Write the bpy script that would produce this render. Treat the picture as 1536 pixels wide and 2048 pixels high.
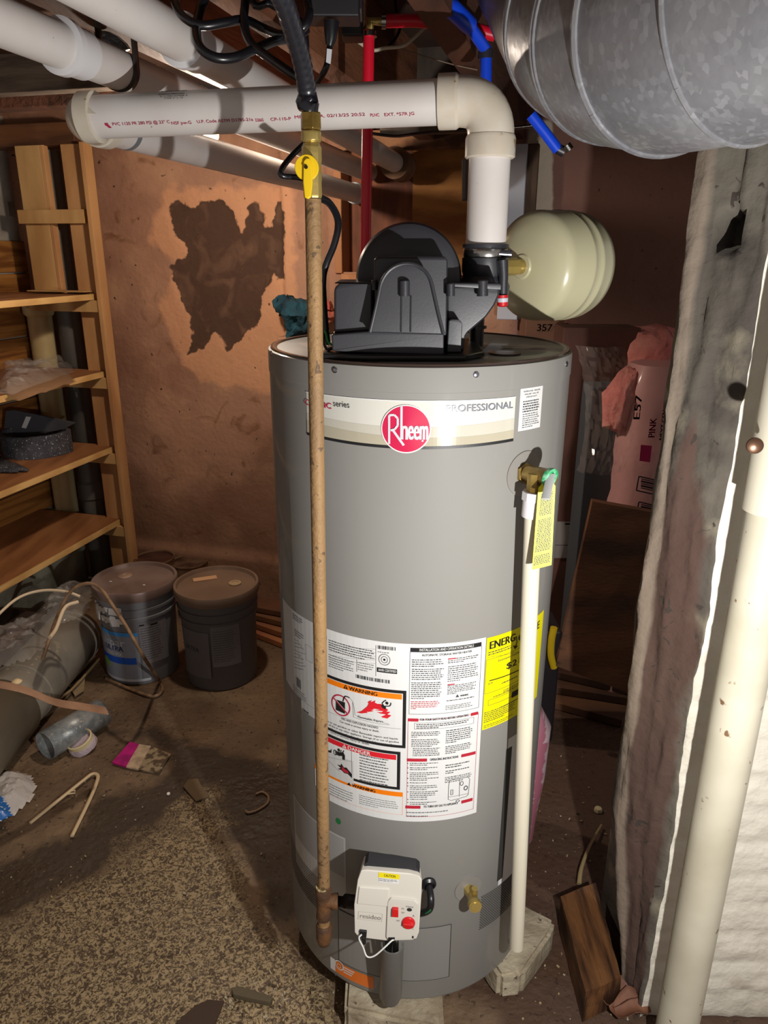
import bpy, bmesh, math, random
import numpy as np
from mathutils import Vector, Matrix, noise as mn
from mathutils.geometry import tessellate_polygon
V = Vector
PI = math.pi
random.seed(7)
for o in list(bpy.data.objects): bpy.data.objects.remove(o)
sc = bpy.context.scene
COL = sc.collection

# ---------------------------------------------------------------- camera
TH, ROLL, FP = .3347, .0049, 1482.
CAM = V((0, 0, 1.4816))
_F = V((0, math.cos(TH), -math.sin(TH))); _U0 = V((0, math.sin(TH), math.cos(TH))); _X0 = V((1, 0, 0))
_X = _X0*math.cos(ROLL)+_U0*math.sin(ROLL); _U = -_X0*math.sin(ROLL)+_U0*math.cos(ROLL)
cd = bpy.data.cameras.new('camera'); cam = bpy.data.objects.new('camera', cd); COL.objects.link(cam)
cd.sensor_fit = 'VERTICAL'; cd.sensor_height = 36; cd.lens = FP/2048*36; cd.clip_start = .02
cam.matrix_world = Matrix(((_X.x, _U.x, -_F.x, CAM.x), (_X.y, _U.y, -_F.y, CAM.y), (_X.z, _U.z, -_F.z, CAM.z), (0, 0, 0, 1)))
sc.camera = cam
# ---------------------------------------------------------------- light
sc.view_settings.view_transform = 'Standard'; sc.view_settings.look = 'None'
sc.view_settings.gamma = 1; sc.view_settings.use_curve_mapping = False
sc.view_settings.exposure = 0.0
w = bpy.data.worlds.new('world'); sc.world = w; w.use_nodes = True
w.node_tree.nodes['Background'].inputs[0].default_value = (1.0, .92, .86, 1)
w.node_tree.nodes['Background'].inputs[1].default_value = .32
def lamp(name, loc, power, color, radius):
    l = bpy.data.lights.new(name, 'POINT'); l.energy = power; l.color = color; l.shadow_soft_size = radius
    o = bpy.data.objects.new(name, l); COL.objects.link(o); o.location = loc; return o
lamp('work_light', (.335, .355, 1.07), 50, (1, .98, .95), .008)

# ---------------------------------------------------------------- measuring: a photo pixel -> a point in the room
def ray(px, py): return _F+_X*((px-768)/FP)-_U*((py-1024)/FP)
RA = math.radians(14.7)                     # the room is turned against the view
RO = V((-.55, 3.08, 0)); RU = V((math.cos(RA), -math.sin(RA), 0)); RV = V((math.sin(RA), math.cos(RA), 0))
def R(u, v, z): return RO+RU*u+RV*v+V((0, 0, z))
def W(px, py, x=None, y=None, z=None, u=None, v=None, d=None):
    r = ray(px, py)
    if d is not None: return CAM+r*d
    if x is not None: t = (x-CAM.x)/r.x
    elif y is not None: t = (y-CAM.y)/r.y
    elif z is not None: t = (z-CAM.z)/r.z
    elif v is not None: t = (v-(CAM-RO).dot(RV))/r.dot(RV)
    else: t = (u-(CAM-RO).dot(RU))/r.dot(RU)
    return CAM+r*t
def uv(p): return ((p-RO).dot(RU), (p-RO).dot(RV), p.z)

# ---------------------------------------------------------------- materials
MATS = {}
ALB = 1.0
def sr(c):
    c = [x*ALB for x in c]
    return tuple(((x/255)/12.92 if x/255 <= .04045 else (((x/255)+.055)/1.055)**2.4) for x in c)+(1,)
def mat(name, col, rough=.5, metal=0, col2=None, scale=8, bump=0, bscale=40, coat=0, stretch=None, detail=4, lo=.4, hi=.62, kind='noise', spot=None, sscale=90, slo=.66, alpha=1, trans=0, emit=None, es=0, distort=0, ior=None, spec=None, crough=.12):
    if name in MATS: return MATS[name]
    m = bpy.data.materials.new(name); MATS[name] = m; m.use_nodes = True
    nt = m.node_tree; N = nt.nodes; L = nt.links; b = N['Principled BSDF']
    b.inputs['Base Color'].default_value = sr(col); b.inputs['Roughness'].default_value = rough; b.inputs['Metallic'].default_value = metal
    if coat: b.inputs['Coat Weight'].default_value = coat; b.inputs['Coat Roughness'].default_value = crough
    if alpha < 1: b.inputs['Alpha'].default_value = alpha
    if trans: b.inputs['Transmission Weight'].default_value = trans
    if ior: b.inputs['IOR'].default_value = ior
    if emit: b.inputs['Emission Color'].default_value = sr(emit); b.inputs['Emission Strength'].default_value = es
    if spec is not None: b.inputs['Specular IOR Level'].default_value = spec
    tc = N.new('ShaderNodeTexCoord'); mp = N.new('ShaderNodeMapping'); L.new(tc.outputs['Object'], mp.inputs[0])
    if stretch: mp.inputs['Scale'].default_value = stretch
    cur = None
    if col2:
        if kind == 'voronoi':
            t = N.new('ShaderNodeTexVoronoi'); t.inputs['Scale'].default_value = scale; fac = t.outputs['Color']
        elif kind == 'wave':
            t = N.new('ShaderNodeTexWave'); t.inputs['Scale'].default_value = scale; t.inputs['Distortion'].default_value = distort or 6; t.inputs['Detail'].default_value = detail; fac = t.outputs['Fac']
        else:
            t = N.new('ShaderNodeTexNoise'); t.inputs['Scale'].default_value = scale; t.inputs['Detail'].default_value = detail; t.inputs['Distortion'].default_value = distort; fac = t.outputs['Fac']
        L.new(mp.outputs[0], t.inputs['Vector'])
        cr = N.new('ShaderNodeMapRange'); cr.inputs['From Min'].default_value = lo; cr.inputs['From Max'].default_value = hi; L.new(fac, cr.inputs['Value'])
        mx = N.new('ShaderNodeMix'); mx.data_type = 'RGBA'; L.new(cr.outputs[0], mx.inputs['Factor'])
        mx.inputs['A'].default_value = sr(col); mx.inputs['B'].default_value = sr(col2); cur = mx.outputs['Result']
    if spot:
        t2 = N.new('ShaderNodeTexNoise'); t2.inputs['Scale'].default_value = sscale; t2.inputs['Detail'].default_value = 6; L.new(mp.outputs[0], t2.inputs['Vector'])
        c2 = N.new('ShaderNodeMapRange'); c2.inputs['From Min'].default_value = slo; c2.inputs['From Max'].default_value = slo+.04; L.new(t2.outputs['Fac'], c2.inputs['Value'])
        m2 = N.new('ShaderNodeMix'); m2.data_type = 'RGBA'; L.new(c2.outputs[0], m2.inputs['Factor'])
        if cur: L.new(cur, m2.inputs['A'])
        else: m2.inputs['A'].default_value = sr(col)
        m2.inputs['B'].default_value = sr(spot); cur = m2.outputs['Result']
    if cur: L.new(cur, b.inputs['Base Color'])
    if bump:
        t3 = N.new('ShaderNodeTexNoise'); t3.inputs['Scale'].default_value = bscale; t3.inputs['Detail'].default_value = 6; L.new(mp.outputs[0], t3.inputs['Vector'])
        bp = N.new('ShaderNodeBump'); bp.inputs['Strength'].default_value = min(1, bump); bp.inputs['Distance'].default_value = .004*max(1, bump); L.new(t3.outputs['Fac'], bp.inputs['Height']); L.new(bp.outputs[0], b.inputs['Normal'])
    return m
def flat(name, c, rough=.45): return mat(name, c, rough)

# ---------------------------------------------------------------- mesh helpers: everything is built in world space
def emp(name, loc, label, cat, group=None):
    o = bpy.data.objects.new(name, None); COL.objects.link(o); o.location = loc; o.empty_display_size = .05
    o['label'] = label; o['category'] = cat
    if group: o['group'] = group
    return o
class MB:
    def __init__(s): s.v = []; s.f = []; s.m = []
    def add(s, vs, fs, m=0):
        n = len(s.v); s.v += [tuple(v) for v in vs]; s.f += [tuple(i+n for i in f) for f in fs]; s.m += [m]*len(fs); return s
    def box(s, c, size, ax=None, m=0):
        ax = ax or (V((1, 0, 0)), V((0, 1, 0)), V((0, 0, 1))); c = V(c); vs = []
        for k in (-1, 1):
            for j in (-1, 1):
                for i in (-1, 1): vs.append(c+ax[0]*(i*size[0]/2)+ax[1]*(j*size[1]/2)+ax[2]*(k*size[2]/2))
        return s.add(vs, [(0, 2, 3, 1), (4, 5, 7, 6), (0, 1, 5, 4), (2, 6, 7, 3), (0, 4, 6, 2), (1, 3, 7, 5)], m)
    def tube(s, pts, r, n=16, caps=True, m=0, smooth=0, flatk=1):
        pts = [V(p) for p in pts]
        if smooth: pts, r = catmull(pts, smooth, r)
        rs = r if isinstance(r, (list, tuple)) else [r]*len(pts)
        up = None; vs = []; fs = []
        for i, p in enumerate(pts):
            a = pts[max(i-1, 0)]; b = pts[min(i+1, len(pts)-1)]; t = (b-a)
            if t.length < 1e-9: t = V((0, 0, 1))
            t.normalize()
            if up is None: up = t.orthogonal().normalized() if abs(t.z) > .9 else (V((0, 0, 1))-t*t.z).normalized()
            else:
                up = up-t*up.dot(t)
                if up.length < 1e-6: up = t.orthogonal()
                up.normalize()
            sd = t.cross(up)
            for k in range(n):
                a = 2*PI*k/n; vs.append(p+(up*math.cos(a)*flatk+sd*math.sin(a))*rs[i])
        for i in range(len(pts)-1):
            for k in range(n):
                k2 = (k+1) % n; fs.append((i*n+k, i*n+k2, (i+1)*n+k2, (i+1)*n+k))
        if caps: fs.append(tuple(range(n-1, -1, -1))); fs.append(tuple(range((len(pts)-1)*n, len(pts)*n)))
        return s.add(vs, fs, m)
    def lathe(s, prof, o, ax=(0, 0, 1), n=48, m=0, caps=True):
        o = V(o); ax = V(ax).normalized(); e1 = ax.orthogonal().normalized(); e2 = ax.cross(e1); vs = []; fs = []
        for (r, h) in prof:
            for k in range(n):
                a = 2*PI*k/n; vs.append(o+ax*h+(e1*math.cos(a)+e2*math.sin(a))*max(r, 1e-5))
        for i in range(len(prof)-1):
            for k in range(n):
                k2 = (k+1) % n; fs.append((i*n+k, i*n+k2, (i+1)*n+k2, (i+1)*n+k))
        if caps: fs.append(tuple(range(n-1, -1, -1))); fs.append(tuple(range((len(prof)-1)*n, len(prof)*n)))
        return s.add(vs, fs, m)
    def prism(s, poly, d, m=0, taper=1):
        """poly: world points of the front outline; d: vector to the back outline"""
        poly = [V(p) for p in poly]; n = len(poly); c = sum(poly, V())/n; d = V(d)
        back = [c+(p-c)*taper+d for p in poly]; tr = tess(poly)
        s.add(poly+back, list(tr)+[tuple(i+n for i in reversed(t)) for t in tr]+[(i, (i+1) % n, (i+1) % n+n, i+n) for i in range(n)], m); return s
    def out(s, name, mats, parent=None, smooth=True, bevel=0, bseg=2, angle=40, label=None):
        me = bpy.data.meshes.new(name)
        vs = [V(v) for v in s.v]
        if parent is None:
            lo = [min(v[i] for v in vs) for i in range(3)]; hi = [max(v[i] for v in vs) for i in range(3)]
            org = V(((lo[0]+hi[0])/2, (lo[1]+hi[1])/2, lo[2])); loc = org
        else:
            lo = [min(v[i] for v in vs) for i in range(3)]; hi = [max(v[i] for v in vs) for i in range(3)]
            org = V([(a+b)/2 for a, b in zip(lo, hi)]); base = V(); q = parent
            while q: base += q.location; q = q.parent
            loc = org-base
        me.from_pydata([tuple(v-org) for v in vs], [], s.f); me.update()
        ms = mats if isinstance(mats, (list, tuple)) else [mats]
        for m in ms: me.materials.append(m)
        for p, mi in zip(me.polygons, s.m): p.material_index = mi
        bm = bmesh.new(); bm.from_mesh(me); bmesh.ops.recalc_face_normals(bm, faces=bm.faces); bm.to_mesh(me); bm.free()
        o = bpy.data.objects.new(name, me); COL.objects.link(o); o.location = loc
        if parent: o.parent = parent
        if smooth:
            for p in me.polygons: p.use_smooth = True
            me.set_sharp_from_angle(angle=math.radians(angle))
        if bevel:
            b = o.modifiers.new('b', 'BEVEL'); b.width = bevel; b.segments = bseg; b.limit_method = 'ANGLE'; b.angle_limit = math.radians(35)
            if smooth: me.set_sharp_from_angle(angle=PI)
            w = o.modifiers.new('n', 'WEIGHTED_NORMAL'); w.keep_sharp = False
        if label: o['label'] = label
        return o
def tess(poly):
    n = V()
    for i in range(len(poly)): n += poly[i].cross(poly[(i+1) % len(poly)])
    return [tuple(t) for t in tessellate_polygon([poly])]
def catmull(pts, k, r):
    P = [pts[0]*2-pts[1]]+pts+[pts[-1]*2-pts[-2]]; out = []; ro = []
    for i in range(1, len(P)-2):
        for j in range(k):
            t = j/k; a, b, c, d = P[i-1], P[i], P[i+1], P[i+2]
            out.append(.5*((2*b)+(c-a)*t+(2*a-5*b+4*c-d)*t*t+(3*b-a-3*c+d)*t**3))
            ro.append(r[i-1]*(1-t)+r[i]*t if isinstance(r, (list, tuple)) else r)
    out.append(pts[-1]); ro.append(r[-1] if isinstance(r, (list, tuple)) else r)
    return out, ro
def tag(o, label, cat, group=None, kind=None):
    o['label'] = label; o['category'] = cat
    if group: o['group'] = group
    if kind: o['kind'] = kind
    return o
def struct(o, label=None):
    o['kind'] = 'structure'
    if label: o['label'] = label
    return o
def disp(o, amp, scale, seed=0, axis=None):
    """roughen a mesh with real displacement"""
    me = o.data; me.update()
    for v in me.vertices:
        n = mn.noise_vector(v.co*scale+V((seed, seed*2, seed*3)))*.7+mn.noise_vector(v.co*scale*3.1+V((seed, 0, 5)))*.3
        v.co += n*amp
    me.update()
def dense(o, n=2):
    bm = bmesh.new(); bm.from_mesh(o.data); bmesh.ops.subdivide_edges(bm, edges=bm.edges, cuts=n, use_grid_fill=True); bm.to_mesh(o.data); bm.free()

# ---------------------------------------------------------------- printed surfaces (stickers, lettering)
_TX = {}
def textpoly(s):
    if s in _TX: return _TX[s]
    c = bpy.data.curves.new('t', 'FONT'); c.body = s; c.size = 1; c.resolution_u = 3
    o = bpy.data.objects.new('t', c); COL.objects.link(o)
    bpy.context.view_layer.update()
    me = o.evaluated_get(bpy.context.evaluated_depsgraph_get()).to_mesh()
    vs = [(v.co.x, v.co.y) for v in me.vertices]; fs = [tuple(p.vertices) for p in me.polygons]
    bpy.data.objects.remove(o); bpy.data.curves.remove(c)
    if not vs: vs = [(0, 0)]; fs = []
    _TX[s] = (vs, fs); return _TX[s]
class CylMap:
    """a = arc position, b = position along the axis (swap for lying pipes)"""
    def __init__(s, A, D, rad, ref, swap=False):
        s.A = V(A); s.D = V(D).normalized(); s.r = rad; e = V(ref); e = (e-s.D*e.dot(s.D)).normalized(); s.e = e
        s.g = s.D.cross(e)  # arc grows towards g
        s.swap = swap
    def uv(s, px, py):
        d = ray(px, py); o = CAM-s.A; dp = d-s.D*d.dot(s.D); op = o-s.D*o.dot(s.D)
        a = dp.dot(dp); b = 2*dp.dot(op); c = op.dot(op)-s.r**2; disc = max(0, b*b-4*a*c)
        t = (-b-math.sqrt(disc))/(2*a); p = o+d*t; al = p.dot(s.D); q = p-s.D*al
        th = math.atan2(q.dot(s.g), q.dot(s.e))
        return (al, th*s.r) if s.swap else (th*s.r, al)
    def pt(s, a, b, e):
        if s.swap: a, b = b, a
        th = a/s.r; return s.A+s.D*b+(s.e*math.cos(th)+s.g*math.sin(th))*(s.r+e)
class PlaneMap:
    def __init__(s, O, e1, e2): s.O = V(O); s.e1 = V(e1).normalized(); s.e2 = V(e2).normalized(); s.n = s.e1.cross(s.e2)
    def uv(s, px, py):
        d = ray(px, py); t = (s.O-CAM).dot(s.n)/d.dot(s.n); p = CAM+d*t-s.O; return (p.dot(s.e1), p.dot(s.e2))
    def pt(s, a, b, e): return s.O+s.e1*a+s.e2*b+s.n*e
class Print:
    def __init__(s, mp, step=.012, eps=.0004): s.mp = mp; s.mb = MB(); s.mats = []; s.step = step; s.eps = eps
    def mi(s, m):
        if m not in s.mats: s.mats.append(m)
        return s.mats.index(m)
    def raw(s, a0, b0, a1, b1, m, lay=0):
        if a1 < a0: a0, a1 = a1, a0
        if b1 < b0: b0, b1 = b1, b0
        n = max(1, int((a1-a0)/s.step+.5)); k = max(1, int((b1-b0)/.03)) if s.mp.__class__ is CylMap and s.mp.swap else 1
        vs = []; fs = []; e = s.eps+lay*.00025
        for j in range(k+1):
            for i in range(n+1): vs.append(s.mp.pt(a0+(a1-a0)*i/n, b0+(b1-b0)*j/k, e))
        for j in range(k):
            for i in range(n): q = j*(n+1)+i; fs.append((q, q+1, q+n+2, q+n+1))
        s.mb.add(vs, fs, s.mi(m))
    def rect(s, x0, y0, x1, y1, m, lay=0):
        a0, b0 = s.mp.uv(x0, y0); a1 = s.mp.uv(x1, y0)[0]; b1 = s.mp.uv(x0, y1)[1]; s.raw(a0, b0, a1, b1, m, lay)
    def frame(s, x0, y0, x1, y1, m, lay=1, wd=.0006):
        a0, b0 = s.mp.uv(x0, y0); a1 = s.mp.uv(x1, y0)[0]; b1 = s.mp.uv(x0, y1)[1]
        s.raw(a0, b0, a1, b0-wd, m, lay); s.raw(a0, b1, a1, b1+wd, m, lay); s.raw(a0, b0, a0+wd, b1, m, lay); s.raw(a1-wd, b0, a1, b1, m, lay)
    def poly(s, pts, m, lay=1):
        q = [s.mp.uv(*p) for p in pts]; tr = tessellate_polygon([[V((a, b, 0)) for a, b in q]])
        s.mb.add([s.mp.pt(a, b, s.eps+lay*.00025) for a, b in q], [tuple(t) for t in tr], s.mi(m))
    def disc(s, cx, cy, rx, ry, m, lay=1, n=28, ring=0):
        a, b = s.mp.uv(cx, cy); a2 = s.mp.uv(cx+rx, cy)[0]; b2 = s.mp.uv(cx, cy-ry)[1]; ra = abs(a2-a); rb = abs(b2-b)
        e = s.eps+lay*.00025; P = [s.mp.pt(a+ra*math.cos(2*PI*i/n), b+rb*math.sin(2*PI*i/n), e) for i in range(n)]
        if ring:
            Q = [s.mp.pt(a+ra*(1-ring)*math.cos(2*PI*i/n), b+rb*(1-ring)*math.sin(2*PI*i/n), e) for i in range(n)]
            s.mb.add(P+Q, [(i, (i+1) % n, (i+1) % n+n, i+n) for i in range(n)], s.mi(m))
        else: s.mb.add([s.mp.pt(a, b, e)]+P, [(0, i+1, (i+1) % n+1) for i in range(n)], s.mi(m))
    def line(s, x0, y0, x1, y1, m, wd=.0008, lay=1):
        a = V(s.mp.uv(x0, y0)); b = V(s.mp.uv(x1, y1)); t = (b-a); n = max(1, int(t.length/s.step)); p = V((-t.y, t.x)).normalized()*wd/2; e = s.eps+lay*.00025; vs = []
        for i in range(n+1):
            c = a+t*(i/n); vs += [s.mp.pt(c.x+p.x, c.y+p.y, e), s.mp.pt(c.x-p.x, c.y-p.y, e)]
        s.mb.add(vs, [(2*i, 2*i+1, 2*i+3, 2*i+2) for i in range(n)], s.mi(m))
    def path(s, pts, m, wd=.0008, lay=1):
        for p, q in zip(pts[:-1], pts[1:]): s.line(*p, *q, m, wd, lay)
    def text(s, t, x0, y0, x1, h, m, lay=2, bold=0, y1=None, slant=0):
        """baseline runs from pixel (x0,y0) to (x1,y1); h = cap height in pixels"""
        vs, fs = textpoly(t); mx = max(v[0] for v in vs); mnx = min(v[0] for v in vs)
        a0, b0 = s.mp.uv(x0, y0); a1, b1 = s.mp.uv(x1, y0 if y1 is None else y1); hb = abs(s.mp.uv(x0, y0-h)[1]-b0)/.70
        if y1 is None: b1 = b0
        sx = (a1-a0)/max(1e-6, mx-mnx)
        for k in ([0] if not bold else [-bold, 0, bold]):
            s.mb.add([s.mp.pt(a0+(x-mnx)*sx+k*hb*.02+slant*y*hb, b0+(b1-b0)*(x-mnx)/max(1e-6, mx-mnx)+y*hb, s.eps+lay*.00025) for x, y in vs], fs, s.mi(m))
    def greek(s, x0, y0, x1, y1, n, m, lay=2, last=.6, fill=.5, y0b=None):
        """n rows of word-shaped marks for print too fine to read"""
        a0, b0 = s.mp.uv(x0, y0); a1 = s.mp.uv(x1, y0)[0]; bb = s.mp.uv(x0, y1)[1]; h = (b0-bb)/n; fill *= .85
        for i in range(n):
            a = a0; end = a0+(a1-a0)*(last if i == n-1 else random.uniform(.86, 1))
            while a < end-1e-5:
                wl = min(random.uniform(.0014, .006), end-a); b = b0-h*(i+.5)
                s.raw(a, b-h*fill/2, a+wl, b+h*fill/2*random.uniform(.6, 1), m, lay); a += wl+.0012
    def bars(s, x0, y0, x1, y1, n, m, lay=2):
        a0, b0 = s.mp.uv(x0, y0); a1 = s.mp.uv(x1, y0)[0]; b1 = s.mp.uv(x0, y1)[1]; st = (a1-a0)/n; rr = random.Random(3)
        for i in range(n): s.raw(a0+i*st, b0, a0+i*st+st*rr.choice((.25, .5, .75)), b1, m, lay)
    def out(s, name, parent, label=None):
        o = s.mb.out(name, s.mats, parent, smooth=False, label=label); return o
# ================================================================ THE ROOM
def sdist(P, poly):
    """signed distance (inside > 0) of points P (n,2) to a polygon"""
    P = np.asarray(P); q = np.asarray(poly); d = np.full(len(P), 1e9); ins = np.zeros(len(P), bool)
    for i in range(len(q)):
        a = q[i]; b = q[(i+1) % len(q)]; ab = b-a; t = np.clip(((P-a)@ab)/(ab@ab+1e-12), 0, 1)
        d = np.minimum(d, np.linalg.norm(P-(a+t[:, None]*ab), axis=1))
        c = ((a[1] > P[:, 1]) != (b[1] > P[:, 1])) & (P[:, 0] < (b[0]-a[0])*(P[:, 1]-a[1])/(b[1]-a[1]+1e-12)+a[0]); ins ^= c
    return np.where(ins, d, -d)
def attr(o, name, vals):
    a = o.data.attributes.new(name, 'FLOAT', 'POINT'); a.data.foreach_set('value', np.asarray(vals, dtype=np.float32))
def fbm(x, y, z=0, s=1, o=4):
    r = 0; a = 1; t = 0
    for i in range(o): r += a*mn.noise(V((x*s, y*s, z*s+i*7))); t += a; a *= .5; s *= 2.1
    return r/t
class Sh:
    """small helper to write a layered colour material driven by mesh attributes and noise"""
    def __init__(s, name, rough=.85, bump=.6, bscale=60):
        s.m = bpy.data.materials.new(name); s.m.use_nodes = True; s.nt = s.m.node_tree; s.N = s.nt.nodes; s.L = s.nt.links; s.b = s.N['Principled BSDF']
        s.b.inputs['Roughness'].default_value = rough; s.tc = s.N.new('ShaderNodeTexCoord'); s.cur = None
        t = s.noise(bscale, 8); bp = s.N.new('ShaderNodeBump'); bp.inputs['Strength'].default_value = bump; bp.inputs['Distance'].default_value = .006; s.L.new(t, bp.inputs['Height']); s.L.new(bp.outputs[0], s.b.inputs['Normal'])
    def noise(s, scale, detail=5, dist=0, rough=.5, stretch=None):
        t = s.N.new('ShaderNodeTexNoise'); t.inputs['Scale'].default_value = scale; t.inputs['Detail'].default_value = detail; t.inputs['Distortion'].default_value = dist; t.inputs['Roughness'].default_value = rough
        if stretch:
            mp = s.N.new('ShaderNodeMapping'); mp.inputs['Scale'].default_value = stretch; s.L.new(s.tc.outputs['Object'], mp.inputs[0]); s.L.new(mp.outputs[0], t.inputs['Vector'])
        else: s.L.new(s.tc.outputs['Object'], t.inputs['Vector'])
        return t.outputs['Fac']
    def rng(s, x, lo, hi, a=0, b=1):
        c = s.N.new('ShaderNodeMapRange'); c.inputs[1].default_value = lo; c.inputs[2].default_value = hi; c.inputs[3].default_value = a; c.inputs[4].default_value = b; s.L.new(x, c.inputs[0]); return c.outputs[0]
    def math(s, op, a, b):
        c = s.N.new('ShaderNodeMath'); c.operation = op
        for i, x in enumerate((a, b)):
            if isinstance(x, (int, float)): c.inputs[i].default_value = x
            else: s.L.new(x, c.inputs[i])
        return c.outputs[0]
    def at(s, name):
        a = s.N.new('ShaderNodeAttribute'); a.attribute_name = name; return a.outputs['Fac']
    def lay(s, col, fac=None, inp='Base Color'):
        if s.cur is None:
            r = s.N.new('ShaderNodeRGB'); r.outputs[0].default_value = sr(col); s.cur = r.outputs[0]; return s
        m = s.N.new('ShaderNodeMix'); m.data_type = 'RGBA'
        if isinstance(fac, (int, float)): m.inputs['Factor'].default_value = fac
        else: s.L.new(fac, m.inputs['Factor'])
        s.L.new(s.cur, m.inputs['A']); m.inputs['B'].default_value = sr(col); s.cur = m.outputs['Result']; return s
    def n(s, col, scale, lo, hi, detail=5, dist=0, stretch=None, k=1): return s.lay(col, s.rng(s.noise(scale, detail, dist, stretch=stretch), lo, hi, 0, k))
    def masked(s, col, name, nscale=30, amp=.03, soft=.003, k=1):
        x = s.math('ADD', s.at(name), s.math('MULTIPLY', s.math('SUBTRACT', s.noise(nscale, 7), .5), amp)); return s.lay(col, s.rng(x, -soft, soft, 0, k))
    def done(s): s.L.new(s.cur, s.b.inputs['Base Color']); return s.m

def gridobj(name, fn, us, vs, mats, skip=None, mi=None):
    nu, nv = len(us), len(vs); P = [fn(a, b) for b in vs for a in us]; F = []; MI = []
    for j in range(nv-1):
        for i in range(nu-1):
            if skip and skip((us[i]+us[i+1])/2, (vs[j]+vs[j+1])/2): continue
            F.append((j*nu+i, j*nu+i+1, (j+1)*nu+i+1, (j+1)*nu+i)); MI.append(mi(us[i], vs[j]) if mi else 0)
    me = bpy.data.meshes.new(name); me.from_pydata([tuple(p) for p in P], [], F)
    for m in (mats if isinstance(mats, list) else [mats]): me.materials.append(m)
    me.polygons.foreach_set('material_index', MI)
    for p in me.polygons: p.use_smooth = True
    o = bpy.data.objects.new(name, me); COL.objects.link(o); return o
def fr(a, b, st): n = max(1, int(round((b-a)/st))); return [a+(b-a)*i/n for i in range(n+1)]

# ---- floor
fm = Sh('floor_concrete', .8, .9, 45)
fm.lay((122, 98, 74)).n((92, 72, 52), 3, .42, .62).n((140, 116, 88), 5, .55, .75)
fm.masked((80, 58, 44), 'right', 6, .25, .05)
fm.masked((60, 46, 33), 'wet_shade', 14, .12, .02, .9)
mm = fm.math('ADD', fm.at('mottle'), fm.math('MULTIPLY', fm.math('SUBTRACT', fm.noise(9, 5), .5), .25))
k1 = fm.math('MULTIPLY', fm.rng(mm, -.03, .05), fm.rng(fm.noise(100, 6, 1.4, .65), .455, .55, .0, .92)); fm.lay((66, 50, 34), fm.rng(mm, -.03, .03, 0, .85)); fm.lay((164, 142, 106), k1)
fm.n((45, 33, 24), 70, .60, .68, k=.7).n((150, 130, 100), 110, .68, .72, k=.8)
fm.L.new(fm.rng(fm.noise(4, 5), .35, .6, .42, .85), fm.b.inputs['Roughness'])
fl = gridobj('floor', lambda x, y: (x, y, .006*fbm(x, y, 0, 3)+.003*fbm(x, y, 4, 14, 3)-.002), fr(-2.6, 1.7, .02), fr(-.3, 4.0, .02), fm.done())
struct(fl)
def fpoly(px): return [(p.x, p.y) for p in (W(*q, z=0) for q in px)]
FP_ = [(v.co.x, v.co.y) for v in fl.data.vertices]
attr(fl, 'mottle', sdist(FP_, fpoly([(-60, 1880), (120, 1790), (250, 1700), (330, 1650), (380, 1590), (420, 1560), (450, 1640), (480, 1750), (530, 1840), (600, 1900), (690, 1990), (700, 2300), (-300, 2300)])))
attr(fl, 'wet_shade', sdist(FP_, fpoly([(-60, 1760), (60, 1700), (140, 1670), (190, 1590), (300, 1570), (350, 1530), (300, 1475), (210, 1465), (300, 1455), (430, 1500), (580, 1540), (580, 1420), (640, 1420), (660, 1800), (560, 1850), (480, 1700), (380, 1590), (300, 1670), (120, 1790), (-60, 1860)])))  # wet band at left; the right part paints in the heater's shadow
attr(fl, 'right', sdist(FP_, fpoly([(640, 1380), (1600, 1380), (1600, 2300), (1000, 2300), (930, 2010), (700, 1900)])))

# ---- back wall
UL = uv(W(62, 600, v=0))[0]
wm = Sh('wall_plaster', .9, .55, 50)
wm.lay((168, 126, 102)).n((146, 104, 82), 2.2, .4, .65).n((190, 146, 114), 4, .5, .7, k=.8).n((128, 88, 60), 9, .6, .72, 7, 1)
wm.masked((205, 150, 112), 'rim', 16, .10, .012, .85)
wm.masked((78, 54, 40), 'patch', 30, .05, .003).lay((112, 82, 64), wm.math('MULTIPLY', wm.rng(wm.at('patch'), 0, .01), wm.rng(wm.noise(9, 5, 1), .5, .68, 0, .8)))
wm.masked((100, 70, 48), 'low', 8, .25, .03, .4).masked((128, 92, 82), 'east_shade', 6, .1, .02, .9)
wm.masked((196, 180, 160), 'pale', 20, .02, .004)
wm.n((60, 42, 30), 40, .69, .73, 6)
def pr(px): return [(a, c) for a, b, c in (uv(W(*q, v=0)) for q in px)]
OPN = (uv(W(677, 400, v=0))[0], uv(W(1022, 400, v=0))[0], uv(W(800, 548, v=0))[2], uv(W(800, 296, v=0))[2])
zl = uv(W(400, 1092, v=0))[2]; pl0 = uv(W(572, 600, v=0))[0]; pl1 = uv(W(655, 600, v=0))[0]; rg = uv(W(1030, 400, v=0))[0]
pat = pr([(337, 410), (355, 397), (380, 415), (415, 400), (440, 397), (465, 415), (475, 440), (480, 462), (492, 450), (495, 415), (510, 397), (525, 425), (530, 462), (545, 452), (552, 410), (562, 402), (575, 425), (574, 560), (556, 560), (548, 540), (525, 597), (518, 648), (485, 670), (456, 703), (430, 662), (412, 692), (372, 712), (386, 684), (379, 637), (364, 608), (350, 564), (339, 531), (379, 506), (357, 473), (339, 447)])
us = fr(UL-.05, 2.3, .014); zs = fr(0, 2.02, .014)
PW = [(a, b) for b in zs for a in us]; SDP = dict(zip(PW, sdist(PW, pat)))
def wallf(a, b):
    v = .008*fbm(a, b, 1, 2.5)+.004*fbm(a, b, 2, 12, 3)
    d = SDP[(a, b)]+.02*fbm(a, b, 9, 18)
    v += .006*min(1, max(0, d/.008))
    if b < zl: v -= .03*min(1, (zl-b)/.03)
    if pl0 < a < pl1 and b > zl: v -= .035
    return R(a, v, b)
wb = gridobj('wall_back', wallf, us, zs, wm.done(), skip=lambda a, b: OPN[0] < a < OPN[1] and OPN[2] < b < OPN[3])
struct(wb)
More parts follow.
